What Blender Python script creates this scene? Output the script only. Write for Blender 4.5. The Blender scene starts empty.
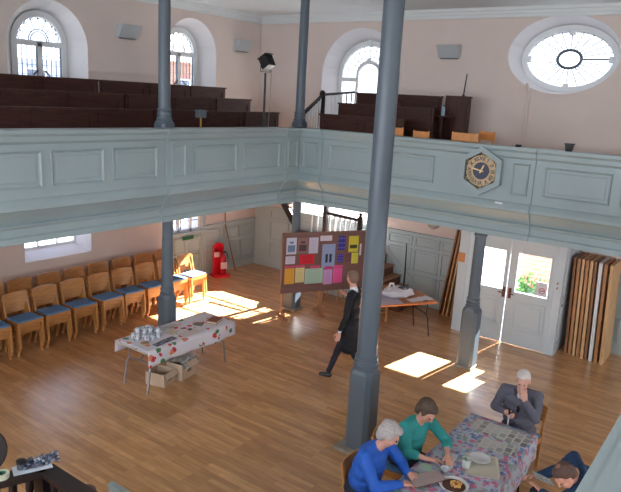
import bpy, bmesh, math, random
from mathutils import Vector, Matrix, Euler, noise
from mathutils.geometry import tessellate_polygon
rnd = random.Random(7)
PI = math.pi
C = bpy.context.scene.collection
sc = bpy.context.scene

# ------------------------------------------------------------------ camera
yaw, pit, rol = math.radians(35.6233), math.radians(12.9955), math.radians(3.1415)
FPX = 642.8
cam_d = bpy.data.cameras.new('camera'); cam = bpy.data.objects.new('camera', cam_d); C.objects.link(cam)
fw = Vector((math.cos(yaw)*math.cos(pit), math.sin(yaw)*math.cos(pit), -math.sin(pit)))
r0 = Vector((math.sin(yaw), -math.cos(yaw), 0)); u0 = r0.cross(fw)
rt = r0*math.cos(rol) + u0*math.sin(rol); up = -r0*math.sin(rol) + u0*math.cos(rol)
cam.matrix_world = Matrix(((rt.x, up.x, -fw.x, 0), (rt.y, up.y, -fw.y, 0), (rt.z, up.z, -fw.z, 4.4), (0, 0, 0, 1)))
cam_d.sensor_fit = 'HORIZONTAL'; cam_d.sensor_width = 36; cam_d.lens = FPX/621*36
cam_d.clip_start = 0.05; cam_d.clip_end = 300
sc.camera = cam

# ------------------------------------------------------------------ world, sun, fill lamps, exposure
w = bpy.data.worlds.new('sky'); sc.world = w; w.use_nodes = True
wn = w.node_tree.nodes; wl = w.node_tree.links
bg = wn['Background']; bg.inputs['Strength'].default_value = 1.8
tc = wn.new('ShaderNodeTexCoord'); sp = wn.new('ShaderNodeSeparateXYZ'); rp = wn.new('ShaderNodeValToRGB')
wl.new(tc.outputs['Generated'], sp.inputs[0]); wl.new(sp.outputs['Z'], rp.inputs[0])
rp.color_ramp.elements[0].position = 0.0; rp.color_ramp.elements[0].color = (0.85, 0.90, 1.0, 1)
rp.color_ramp.elements[1].position = 0.5; rp.color_ramp.elements[1].color = (0.46, 0.62, 1.0, 1)
wl.new(rp.outputs[0], bg.inputs['Color'])

sun_d = bpy.data.lights.new('sun', 'SUN'); sun_d.energy = 58; sun_d.angle = math.radians(0.6); sun_d.color = (1, 0.975, 0.94)
sun = bpy.data.objects.new('sun', sun_d); C.objects.link(sun)
sun.rotation_euler = Vector((-1.50, 0.20, -1)).to_track_quat('-Z', 'Y').to_euler()
sun.location = (30, -6, 20)

def fill_light(name, loc, direction, sx, sy, power, col=(0.86, 0.93, 1.0)):
    d = bpy.data.lights.new(name, 'AREA'); d.shape = 'RECTANGLE'; d.size = sx; d.size_y = sy; d.energy = power; d.color = col
    o = bpy.data.objects.new(name, d); C.objects.link(o); o.location = loc
    o.rotation_euler = Vector(direction).to_track_quat('-Z', 'Z').to_euler()
# fill lamps added on the unseen walls behind the camera to brighten the room
for x in (-0.5, 3.4, 6.95, 10.4):
    fill_light('fill_light', (x, -3.6, 4.9), (0, 1, -0.15), 1.3, 1.5, 32)
for y in (-1.2, 3.65, 8.5):
    fill_light('fill_light', (-4.9, y, 4.2), (1, 0, -0.2), 1.6, 2.6, 225, (0.82, 0.92, 1.0))
for x in (0.5, 4.0, 7.5, 11.0):
    fill_light('fill_light', (x, -3.6, 1.75), (0, 1, -0.02), 1.3, 0.8, 42)
for y in (1.5, 5.8, 9.2):
    fill_light('fill_light', (-4.9, y, 1.75), (1, 0, -0.02), 1.3, 0.8, 60)
sc.view_settings.view_transform = 'Standard'; sc.view_settings.look = 'None'
sc.view_settings.gamma = 1; sc.view_settings.use_curve_mapping = False
sc.view_settings.exposure = 0.62

# ------------------------------------------------------------------ materials
def lin(c):
    return tuple(((v/255)/12.92 if v/255 <= 0.04045 else ((v/255+0.055)/1.055)**2.4) for v in c)
MATS = {}
def mat(name, rgb, rough=0.6, noise_amt=0.0, nscale=8.0, metal=0.0, bump=0.0, spec=0.5, stretch=None):
    if name in MATS: return MATS[name]
    m = bpy.data.materials.new(name); m.use_nodes = True; nt = m.node_tree; b = nt.nodes['Principled BSDF']
    c = lin(rgb)
    b.inputs['Roughness'].default_value = rough; b.inputs['Metallic'].default_value = metal
    b.inputs['Specular IOR Level'].default_value = spec
    tc = nt.nodes.new('ShaderNodeTexCoord'); mp = nt.nodes.new('ShaderNodeMapping')
    nt.links.new(tc.outputs['Object'], mp.inputs[0])
    if stretch: mp.inputs['Scale'].default_value = stretch
    n = nt.nodes.new('ShaderNodeTexNoise'); n.inputs['Scale'].default_value = nscale; n.inputs['Detail'].default_value = 4
    nt.links.new(mp.outputs[0], n.inputs['Vector'])
    r = nt.nodes.new('ShaderNodeValToRGB')
    a = max(noise_amt, 0.02)
    r.color_ramp.elements[0].position = 0.3; r.color_ramp.elements[1].position = 0.7
    r.color_ramp.elements[0].color = (*[max(0, v*(1-a)) for v in c], 1)
    r.color_ramp.elements[1].color = (*[min(1, v*(1+a)) for v in c], 1)
    nt.links.new(n.outputs['Fac'], r.inputs[0]); nt.links.new(r.outputs[0], b.inputs['Base Color'])
    if bump:
        bp = nt.nodes.new('ShaderNodeBump'); bp.inputs['Strength'].default_value = bump; bp.inputs['Distance'].default_value = 0.01
        nt.links.new(n.outputs['Fac'], bp.inputs['Height']); nt.links.new(bp.outputs[0], b.inputs['Normal'])
    MATS[name] = m; return m

M_wall = mat('plaster', (224, 207, 199), 0.85, 0.03, 1.5, bump=0.05)
M_wallp = mat('plaster_low', (236, 205, 185), 0.85, 0.03, 1.5)
M_white = mat('white_paint', (232, 234, 236), 0.5, 0.02, 2)
M_reveal = mat('reveal_white', (226, 222, 224), 0.8, 0.02, 2)
M_ceil = mat('ceiling_white', (228, 230, 230), 0.8, 0.02, 2)
M_gal = mat('gallery_paint', (152, 168, 172), 0.42, 0.03, 2)
M_dado = mat('dado_paint', (178, 190, 192), 0.45, 0.03, 2)
M_doorp = mat('door_paint', (205, 215, 222), 0.42, 0.02, 2)
M_col = mat('column_paint', (92, 103, 114), 0.38, 0.04, 3)
M_pew = mat('pew_oak', (66, 35, 28), 0.5, 0.35, 3, spec=0.3, stretch=(1, 1, 8))
M_pewl = mat('pew_end_oak', (70, 42, 32), 0.5, 0.3, 3, spec=0.3, stretch=(4, 4, 1))
M_rail = mat('dark_rail', (38, 26, 26), 0.3, 0.2, 6)
M_chair = mat('beech', (190, 132, 76), 0.35, 0.18, 5, stretch=(1, 1, 6))
M_chair2 = mat('orange_beech', (226, 150, 84), 0.4, 0.12, 5)
M_seat = mat('blue_fabric', (92, 134, 180), 0.9, 0.15, 30)
M_steel = mat('grey_steel', (165, 165, 170), 0.3, 0.05, 5, metal=0.8)
M_black = mat('black_metal', (24, 24, 28), 0.4, 0.1, 6)
M_table = mat('table_wood', (206, 128, 78), 0.4, 0.12, 3, stretch=(1, 6, 1))
M_ply = mat('pale_board', (216, 176, 128), 0.5, 0.15, 4, stretch=(6, 6, 1))
M_ply2 = mat('brown_board', (186, 132, 90), 0.5, 0.2, 4, stretch=(6, 6, 1))
M_ply3 = mat('dark_board', (150, 104, 74), 0.5, 0.2, 4, stretch=(6, 6, 1))
M_hess = mat('brown_hessian', (130, 94, 86), 0.95, 0.12, 60)
M_paper = mat('white_paper', (232, 230, 238), 0.8, 0.01)
M_card = mat('cardboard', (206, 180, 156), 0.8, 0.06, 5)
M_red = mat('red_paint', (222, 22, 50), 0.35, 0.04)
M_skin = mat('skin', (214, 158, 138), 0.55, 0.06, 20)
M_skin2 = mat('pale_skin', (216, 164, 146), 0.55, 0.06, 20)
M_stone = mat('grey_stone', (150, 142, 130), 0.8, 0.15, 12)

def flat(rgb, rough=0.7, name=None):
    return mat(name or 'paint_%d_%d_%d' % rgb, rgb, rough, 0.02)

def glass_mat():
    m = bpy.data.materials.new('clear_glass'); m.use_nodes = True; nt = m.node_tree; nt.nodes.clear()
    o = nt.nodes.new('ShaderNodeOutputMaterial'); t = nt.nodes.new('ShaderNodeBsdfTransparent'); g = nt.nodes.new('ShaderNodeBsdfGlossy')
    g.inputs['Roughness'].default_value = 0.02; x = nt.nodes.new('ShaderNodeMixShader'); x.inputs[0].default_value = 0.05
    t.inputs['Color'].default_value = (0.95, 0.97, 0.97, 1)
    nt.links.new(t.outputs[0], x.inputs[1]); nt.links.new(g.outputs[0], x.inputs[2]); nt.links.new(x.outputs[0], o.inputs[0]); return m
M_glass = glass_mat()
def frosted():
    m = bpy.data.materials.new('obscured_glass'); m.use_nodes = True; nt = m.node_tree; nt.nodes.clear()
    o = nt.nodes.new('ShaderNodeOutputMaterial'); t = nt.nodes.new('ShaderNodeBsdfTranslucent'); g = nt.nodes.new('ShaderNodeBsdfGlossy')
    g.inputs['Roughness'].default_value = 0.25; x = nt.nodes.new('ShaderNodeMixShader'); x.inputs[0].default_value = 0.06
    t.inputs['Color'].default_value = (0.085, 0.095, 0.11, 1)
    nt.links.new(t.outputs[0], x.inputs[1]); nt.links.new(g.outputs[0], x.inputs[2]); nt.links.new(x.outputs[0], o.inputs[0]); return m
M_frost = frosted()

def floor_mat():
    m = bpy.data.materials.new('oak_strip_floor'); m.use_nodes = True; nt = m.node_tree; b = nt.nodes['Principled BSDF']; L = nt.links
    tc = nt.nodes.new('ShaderNodeTexCoord'); sx = nt.nodes.new('ShaderNodeSeparateXYZ'); cb = nt.nodes.new('ShaderNodeCombineXYZ')
    L.new(tc.outputs['Object'], sx.inputs[0]); L.new(sx.outputs['Y'], cb.inputs['X']); L.new(sx.outputs['X'], cb.inputs['Y'])
    def brick(c1, c2, wd, rh, mort):
        k = nt.nodes.new('ShaderNodeTexBrick'); L.new(cb.outputs[0], k.inputs['Vector'])
        k.inputs['Scale'].default_value = 1; k.inputs['Brick Width'].default_value = wd; k.inputs['Row Height'].default_value = rh
        k.inputs['Mortar Size'].default_value = mort; k.inputs['Color1'].default_value = (*c1, 1); k.inputs['Color2'].default_value = (*c2, 1)
        k.inputs['Mortar'].default_value = (*[v*0.45 for v in c1], 1); k.offset = 0.37; k.offset_frequency = 2; return k
    k = brick((0.75, 0.44, 0.21), (0.56, 0.295, 0.13), 0.62, 0.075, 0.0012)
    k2 = brick((1.0, 1.0, 1.0), (0.80, 0.78, 0.76), 1.24, 0.15, 0.0)
    mp = nt.nodes.new('ShaderNodeMapping'); L.new(cb.outputs[0], mp.inputs[0]); mp.inputs['Scale'].default_value = (2.2, 16, 1)
    n = nt.nodes.new('ShaderNodeTexNoise'); n.inputs['Scale'].default_value = 1.4; n.inputs['Detail'].default_value = 5; L.new(mp.outputs[0], n.inputs['Vector'])
    r = nt.nodes.new('ShaderNodeValToRGB'); r.color_ramp.elements[0].position = 0.32; r.color_ramp.elements[0].color = (0.84, 0.82, 0.79, 1)
    r.color_ramp.elements[1].position = 0.66; r.color_ramp.elements[1].color = (1.1, 1.09, 1.07, 1); L.new(n.outputs['Fac'], r.inputs[0])
    def mul(a, c):
        x = nt.nodes.new('ShaderNodeMix'); x.data_type = 'RGBA'; x.blend_type = 'MULTIPLY'; x.inputs[0].default_value = 1
        L.new(a, x.inputs[6]); L.new(c, x.inputs[7]); return x.outputs[2]
    L.new(mul(mul(k.outputs['Color'], k2.outputs['Color']), r.outputs[0]), b.inputs['Base Color'])
    b.inputs['Roughness'].default_value = 0.30; b.inputs['Specular IOR Level'].default_value = 0.6; b.inputs['Coat Weight'].default_value = 0.55; b.inputs['Coat Roughness'].default_value = 0.24
    return m
M_floor = floor_mat()

def brick_mat():
    m = bpy.data.materials.new('brickwork'); m.use_nodes = True; nt = m.node_tree; b = nt.nodes['Principled BSDF']
    tc = nt.nodes.new('ShaderNodeTexCoord'); s = nt.nodes.new('ShaderNodeSeparateXYZ'); cb = nt.nodes.new('ShaderNodeCombineXYZ')
    ad = nt.nodes.new('ShaderNodeMath'); nt.links.new(tc.outputs['Object'], s.inputs[0]); nt.links.new(s.outputs['X'], ad.inputs[0]); nt.links.new(s.outputs['Y'], ad.inputs[1])
    nt.links.new(ad.outputs[0], cb.inputs['X']); nt.links.new(s.outputs['Z'], cb.inputs['Y'])
    k = nt.nodes.new('ShaderNodeTexBrick'); nt.links.new(cb.outputs[0], k.inputs['Vector']); k.inputs['Scale'].default_value = 1
    k.inputs['Brick Width'].default_value = 0.3; k.inputs['Row Height'].default_value = 0.11; k.inputs['Mortar Size'].default_value = 0.012
    k.inputs['Color1'].default_value = (0.30, 0.135, 0.105, 1); k.inputs['Color2'].default_value = (0.24, 0.12, 0.085, 1); k.inputs['Mortar'].default_value = (0.30, 0.27, 0.23, 1)
    nt.links.new(k.outputs['Color'], b.inputs['Base Color']); b.inputs['Roughness'].default_value = 0.9; return m
M_brick = brick_mat()

def floral(name, base, cols, scale, thresh, ratio=0.5):
    """cloth with a printed pattern: voronoi blobs of several colours on a ground"""
    m = bpy.data.materials.new(name); m.use_nodes = True; nt = m.node_tree; b = nt.nodes['Principled BSDF']; L = nt.links
    tc = nt.nodes.new('ShaderNodeTexCoord'); n = nt.nodes.new('ShaderNodeTexNoise'); n.inputs['Scale'].default_value = scale*2.5
    mx = nt.nodes.new('ShaderNodeMix'); mx.data_type = 'VECTOR'; mx.inputs[0].default_value = 0.06
    L.new(tc.outputs['Object'], n.inputs['Vector']); L.new(tc.outputs['Object'], mx.inputs[4]); L.new(n.outputs['Color'], mx.inputs[5])
    v = nt.nodes.new('ShaderNodeTexVoronoi'); v.inputs['Scale'].default_value = scale; L.new(mx.outputs[1], v.inputs['Vector'])
    s = nt.nodes.new('ShaderNodeSeparateColor'); L.new(v.outputs['Color'], s.inputs[0])
    r = nt.nodes.new('ShaderNodeValToRGB'); r.color_ramp.interpolation = 'CONSTANT'
    els = r.color_ramp.elements
    while len(els) < len(cols): els.new(0.5)
    for i, c in enumerate(cols):
        els[i].position = i/len(cols); els[i].color = (*lin(c), 1)
    L.new(s.outputs[0], r.inputs[0])
    lt = nt.nodes.new('ShaderNodeMath'); lt.operation = 'LESS_THAN'; lt.inputs[1].default_value = thresh; L.new(v.outputs['Distance'], lt.inputs[0])
    gt = nt.nodes.new('ShaderNodeMath'); gt.operation = 'LESS_THAN'; gt.inputs[1].default_value = ratio; L.new(s.outputs[1], gt.inputs[0])
    mu = nt.nodes.new('ShaderNodeMath'); mu.operation = 'MULTIPLY'; L.new(lt.outputs[0], mu.inputs[0]); L.new(gt.outputs[0], mu.inputs[1])
    x = nt.nodes.new('ShaderNodeMix'); x.data_type = 'RGBA'; L.new(mu.outputs[0], x.inputs[0]); x.inputs[6].default_value = (*lin(base), 1); L.new(r.outputs[0], x.inputs[7])
    L.new(x.outputs[2], b.inputs['Base Color']); b.inputs['Roughness'].default_value = 0.55; return m
M_floral = floral('floral_oilcloth', (190, 196, 210), [(208, 122, 156), (122, 144, 192), (140, 170, 154), (200, 184, 200), (104, 128, 182), (196, 116, 150), (176, 190, 206)], 19, 0.58, 1.0)
M_fruit = floral('fruit_print_cloth', (226, 222, 232), [(196, 52, 72), (60, 130, 84), (206, 60, 60), (226, 132, 96), (60, 130, 84)], 8.0, 0.34, 0.72)
M_cups = floral('patterned_china', (218, 224, 232), [(70, 90, 130), (96, 110, 140), (150, 90, 90)], 34, 0.4, 0.5)
def news_mat():
    m = bpy.data.materials.new('newsprint'); m.use_nodes = True; nt = m.node_tree; b = nt.nodes['Principled BSDF']; tc = nt.nodes.new('ShaderNodeTexCoord')
    k = nt.nodes.new('ShaderNodeTexBrick'); k2 = nt.nodes.new('ShaderNodeTexBrick'); x = nt.nodes.new('ShaderNodeMix'); x.data_type = 'RGBA'; x.blend_type = 'MULTIPLY'; x.inputs[0].default_value = 1
    for q, wd_, rh, ms, c1, c2, mo in ((k, 0.11, 0.085, 0.010, (0.60, 0.60, 0.58), (0.10, 0.095, 0.095), (0.66, 0.66, 0.64)), (k2, 0.035, 0.010, 0.003, (0.62, 0.62, 0.62), (0.78, 0.78, 0.78), (1, 1, 1))):
        nt.links.new(tc.outputs['Object'], q.inputs['Vector']); q.inputs['Scale'].default_value = 1; q.inputs['Brick Width'].default_value = wd_; q.inputs['Row Height'].default_value = rh; q.inputs['Mortar Size'].default_value = ms
        q.inputs['Color1'].default_value = (*c1, 1); q.inputs['Color2'].default_value = (*c2, 1); q.inputs['Mortar'].default_value = (*mo, 1); q.inputs['Bias'].default_value = -0.25
    nt.links.new(k.outputs['Color'], x.inputs[6]); nt.links.new(k2.outputs['Color'], x.inputs[7]); nt.links.new(x.outputs[2], b.inputs['Base Color']); b.inputs['Roughness'].default_value = 0.8; return m
M_news = news_mat()
M_leaf = floral('colour_leaflet', (200, 210, 206), [(120, 150, 170), (180, 150, 120), (90, 110, 120)], 25, 0.4, 0.6)
M_collage = floral('dark_print', (84, 92, 116), [(40, 44, 60), (150, 160, 176), (120, 80, 70), (210, 212, 216)], 40, 0.45, 0.8)

# ------------------------------------------------------------------ mesh helpers
class MB:
    def __init__(s): s.v = []; s.f = []; s.m = []
    def add(s, vs, fs, mi=0):
        o = len(s.v); s.v += [tuple(v) for v in vs]; s.f += [[i+o for i in f] for f in fs]; s.m += [mi]*len(fs); return s
    def box(s, a, b, mi=0, T=None):
        x0, y0, z0 = [min(p, q) for p, q in zip(a, b)]; x1, y1, z1 = [max(p, q) for p, q in zip(a, b)]
        vs = [(x0, y0, z0), (x1, y0, z0), (x1, y1, z0), (x0, y1, z0), (x0, y0, z1), (x1, y0, z1), (x1, y1, z1), (x0, y1, z1)]
        if T: vs = [T @ Vector(v) for v in vs]
        return s.add(vs, [(0, 3, 2, 1), (4, 5, 6, 7), (0, 1, 5, 4), (1, 2, 6, 5), (2, 3, 7, 6), (3, 0, 4, 7)], mi)
    def bar(s, p, q, w, h, mi=0, upv=(0, 0, 1)):
        p = Vector(p); q = Vector(q); d = (q-p).normalized(); u = Vector(upv)
        if abs(d.dot(u)) > 0.98: u = Vector((1, 0, 0))
        a = d.cross(u).normalized()*w/2; b = a.cross(d).normalized()*h/2
        vs = [p-a-b, p+a-b, p+a+b, p-a+b, q-a-b, q+a-b, q+a+b, q-a+b]
        return s.add(vs, [(0, 3, 2, 1), (4, 5, 6, 7), (0, 1, 5, 4), (1, 2, 6, 5), (2, 3, 7, 6), (3, 0, 4, 7)], mi)
    def tube(s, pts, r, n=8, mi=0, closed=False):
        pts = [Vector(p) for p in pts]; N = len(pts); rings = []
        rs = r if isinstance(r, (list, tuple)) else [r]*N
        ref = None
        for i, p in enumerate(pts):
            d = (pts[(i+1) % N]-pts[i-1]) if closed else (pts[min(i+1, N-1)]-pts[max(i-1, 0)])
            d.normalize()
            if ref is None: ref = Vector((0, 0, 1)) if abs(d.z) < 0.9 else Vector((1, 0, 0))
            a = d.cross(ref).normalized(); b = a.cross(d).normalized()
            rings.append([p+(a*math.cos(t)+b*math.sin(t))*rs[i] for t in [2*PI*k/n for k in range(n)]])
        vs = [v for R_ in rings for v in R_]; fs = []
        for i in range(N if closed else N-1):
            j = (i+1) % N
            for k in range(n): fs.append((i*n+k, i*n+(k+1) % n, j*n+(k+1) % n, j*n+k))
        if not closed: fs += [tuple(range(n))[::-1], tuple((N-1)*n+k for k in range(n))]
        return s.add(vs, fs, mi)
    def lathe(s, prof, c=(0, 0, 0), n=20, mi=0, T=None, a0=0.0, sq=None):
        """prof = [(r,z)..]; capped"""
        vs = []; fs = []
        for r, z in prof:
            for k in range(n):
                t = a0+2*PI*k/n; v = Vector((c[0]+r*math.cos(t), c[1]+r*math.sin(t), c[2]+z)); vs.append(T @ v if T else v)
        for i in range(len(prof)-1):
            for k in range(n): fs.append((i*n+k, i*n+(k+1) % n, (i+1)*n+(k+1) % n, (i+1)*n+k))
        fs += [tuple(range(n))[::-1], tuple((len(prof)-1)*n+k for k in range(n))]
        return s.add(vs, fs, mi)
    def extrude(s, poly, d, mi=0):
        """poly: 3D points; d: extrusion vector"""
        n = len(poly); d = Vector(d); a = [Vector(p) for p in poly]; b = [p+d for p in a]
        tri = tessellate_polygon([a])
        fs = [tuple(t) for t in tri]+[tuple(i+n for i in t)[::-1] for t in tri]+[(i, (i+1) % n, (i+1) % n+n, i+n) for i in range(n)]
        return s.add(a+b, fs, mi)
    def build(s, name, m, parent=None, smooth=False, bevel=0.0, loc=None, rotz=0.0):
        me = bpy.data.meshes.new(name); me.from_pydata([tuple(v) for v in s.v], [], s.f)
        for x in (m if isinstance(m, (list, tuple)) else [m]): me.materials.append(x)
        for p, mi in zip(me.polygons, s.m): p.material_index = mi
        bm = bmesh.new(); bm.from_mesh(me); bmesh.ops.recalc_face_normals(bm, faces=bm.faces); bm.to_mesh(me); bm.free()
        if smooth:
            for p in me.polygons: p.use_smooth = True
            try: me.set_sharp_from_angle(angle=math.radians(40))
            except Exception: pass
        o = bpy.data.objects.new(name, me); C.objects.link(o)
        if parent: o.parent = parent
        if loc: o.location = loc
        o.rotation_euler.z = rotz
        if bevel:
            b = o.modifiers.new('bevel', 'BEVEL'); b.width = bevel; b.segments = 2; b.limit_method = 'ANGLE'
        return o
def tag(o, label, cat, group=None, kind=None):
    o['label'] = label; o['category'] = cat
    if group: o['group'] = group
    if kind: o['kind'] = kind
    return o
def thing(name, label, cat, loc=(0, 0, 0), rotz=0.0, group=None):
    o = bpy.data.objects.new(name, None); C.objects.link(o); o.location = loc; o.rotation_euler.z = rotz; o.empty_display_size = 0.1
    return tag(o, label, cat, group)
def structure(o): o['kind'] = 'structure'; return o
def copy_tree(o, parent=None):
    c = o.copy(); C.objects.link(c)
    if parent: c.parent = parent
    for ch in list(o.children): copy_tree(ch, c)
    return c

# ------------------------------------------------------------------ the room shell
YA, XB, YC, XD, ZC = 10.99, 12.73, -3.7, -5.0, 6.28
def arch(cu, half, sill, spring, rise=None, n=20):
    rise = half if rise is None else rise
    p = [(cu-half, sill), (cu+half, sill)]
    p += [(cu+half*math.cos(PI*k/n), spring+rise*math.sin(PI*k/n)) for k in range(n+1)]
    return p
def rect(u0, u1, v0, v1): return [(u0, v0), (u1, v0), (u1, v1), (u0, v1)]
def oval(cu, cv, a, b, n=48): return [(cu+a*math.cos(2*PI*k/n), cv+b*math.sin(2*PI*k/n)) for k in range(n)]
def wallmap(side, base):
    if side == 'A': return lambda u, v, d: (u, base+d, v)
    return lambda u, v, d: (base+d, u, v)
def wall_mesh(name, side, base, thick, bounds, holes, m):
    f = wallmap(side, base); mb = MB()
    for d, idx in ((0, 0), (thick, 1)):
        loops = [[Vector((u, v, 0)) for u, v in bounds]]+[[Vector((u, v, 0)) for u, v in h[idx]] for h in holes]
        tris = tessellate_polygon(loops); flatp = [p for L in loops for p in L]
        mb.add([f(p.x, p.y, d) for p in flatp], [tuple(t) for t in tris])
    for h in holes:
        n = len(h[0]); vs = [f(u, v, 0) for u, v in h[0]]+[f(u, v, thick) for u, v in h[1]]
        mb.add(vs, [(i, (i+1) % n, (i+1) % n+n, i+n) for i in range(n)], 1)
    n = len(bounds); vs = [f(u, v, 0) for u, v in bounds]+[f(u, v, thick) for u, v in bounds]
    mb.add(vs, [(i, (i+1) % n, (i+1) % n+n, i+n) for i in range(n)])
    me = bpy.data.meshes.new(name); me.from_pydata([tuple(v) for v in mb.v], [], mb.f); me.materials.append(m); me.materials.append(M_reveal)
    for p, mi in zip(me.polygons, mb.m): p.material_index = mi
    o = bpy.data.objects.new(name, me); C.objects.link(o); return structure(o)

TH = 0.45
holesA = [
    (arch(6.93, 0.80, 3.75, 5.05), arch(7.0, 0.56, 3.95, 5.12)),
    (arch(10.42, 0.76, 3.75, 5.20), arch(10.42, 0.56, 3.95, 5.22)),
    (rect(6.28, 7.71, 1.12, 2.40), rect(6.40, 7.60, 1.26, 2.40)),
    (rect(9.86, 10.74, 1.17, 2.40), rect(9.86, 10.74, 1.17, 2.40)),
]
wall_mesh('wall_left', 'A', YA, TH, rect(XD, XB+TH, -0.3, ZC+0.3), holesA, M_wall)
holesB = [
    (arch(8.02, 1.04, 3.75, 4.93), arch(8.02, 0.80, 3.95, 4.95, 0.76)),
    (oval(3.63, 5.42, 1.02, 0.71), oval(3.60, 5.37, 0.88, 0.60)),
    (rect(7.15, 9.75, 1.52, 3.45), rect(7.20, 9.65, 1.60, 3.45)),
    (rect(2.86, 4.77, -0.02, 2.44), rect(2.7, 4.9, -0.02, 2.95)),
]
wall_mesh('wall_right', 'B', XB, TH, rect(YC, YA, -0.3, ZC+0.3), holesB, M_wall)
structure(MB().box((XD-0.3, YC-0.3, -0.3), (XB+TH, YC, ZC+0.3)).build('wall_near', M_wall))
structure(MB().box((XD-0.3, YC, -0.3), (XD, YA+TH, ZC+0.3)).build('wall_back', M_wall))
structure(MB().box((XD-0.3, YC-0.3, -0.12), (XB+TH, YA+TH, 0)).build('floor', M_floor))
structure(MB().box((XD-0.3, YC-0.3, ZC), (XB+TH, YA+TH, ZC+0.2)).build('ceiling', M_ceil))
# cornice where walls meet the ceiling, and the thin string course on the walls above the gallery
t = MB()
for d, z0, z1 in ((0.05, 6.10, 6.16), (0.09, 6.16, 6.22), (0.15, 6.22, ZC)):
    t.box((XD, YA-d, z0), (XB, YA, z1)); t.box((XB-d, YC, z0), (XB, YA, z1))
structure(t.build('trim_cornice', M_ceil))
t = MB()
for a, b in ((XD, 6.12), (7.74, 9.65), (11.19, XB)): t.box((a, YA-0.018, 4.66), (b, YA, 4.70))
for a, b in ((YC, 6.97), (9.07, YA)): t.box((XB-0.018, a, 4.66), (XB, b, 4.70))
structure(t.build('trim_string_course', M_wall))

# portals: they only steer the sky light through the real openings
def portal(loc, direction, sx, sy):
    d = bpy.data.lights.new('window_portal', 'AREA'); d.shape = 'RECTANGLE'; d.size = sx; d.size_y = sy; d.cycles.is_portal = True
    o = bpy.data.objects.new('window_portal', d); C.objects.link(o); o.location = loc
    o.rotation_euler = Vector(direction).to_track_quat('-Z', 'Z').to_euler()
portal((7.0, 11.5, 4.85), (0, -1, 0), 1.2, 1.9); portal((10.42, 11.5, 4.85), (0, -1, 0), 1.2, 1.9)
portal((6.98, 11.5, 1.7), (0, -1, 0), 1.2, 0.9); portal((10.3, 11.5, 1.8), (0, -1, 0), 0.95, 1.3)
portal((13.3, 8.4, 2.5), (-1, 0, 0), 2.5, 1.9); portal((13.3, 3.77, 1.0), (-1, 0, 0), 1.7, 2.1)

# ------------------------------------------------------------------ windows
def framed(u, v, d, f): return f(u, v, d)
def loop_frame(mb, f, outer, inner, d0, d1):
    n = len(outer); vs = [f(u, v, d) for d in (d0, d1) for L in (outer, inner) for u, v in L]
    fs = []
    for i in range(n):
        j = (i+1) % n
        fs += [(i, j, n+j, n+i), (2*n+i, 2*n+j, 3*n+j, 3*n+i), (i, j, 2*n+j, 2*n+i), (n+i, n+j, 3*n+j, 3*n+i)]
    mb.add(vs, fs)
def fbar(mb, f, p, q, wdt, d0, d1):
    (u0, v0), (u1, v1) = p, q; L = math.hypot(u1-u0, v1-v0); nx, ny = -(v1-v0)/L*wdt/2, (u1-u0)/L*wdt/2
    pts = [(u0+nx, v0+ny), (u1+nx, v1+ny), (u1-nx, v1-ny), (u0-nx, v0-ny)]
    vs = [f(u, v, d) for d in (d0, d1) for u, v in pts]
    mb.add(vs, [(0, 1, 2, 3), (4, 5, 6, 7), (0, 1, 5, 4), (1, 2, 6, 5), (2, 3, 7, 6), (3, 0, 4, 7)])
def pane(name, f, loop, d, m, par):
    mb = MB(); a = [Vector((u, v, 0)) for u, v in loop]; tri = [tuple(t) for t in tessellate_polygon([a])]
    mb.add([f(u, v, d) for u, v in loop], tri)
    me = bpy.data.meshes.new(name); me.from_pydata(mb.v, [], mb.f); me.materials.append(m)
    o = bpy.data.objects.new(name, me); C.objects.link(o); o.parent = par; return o

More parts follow.
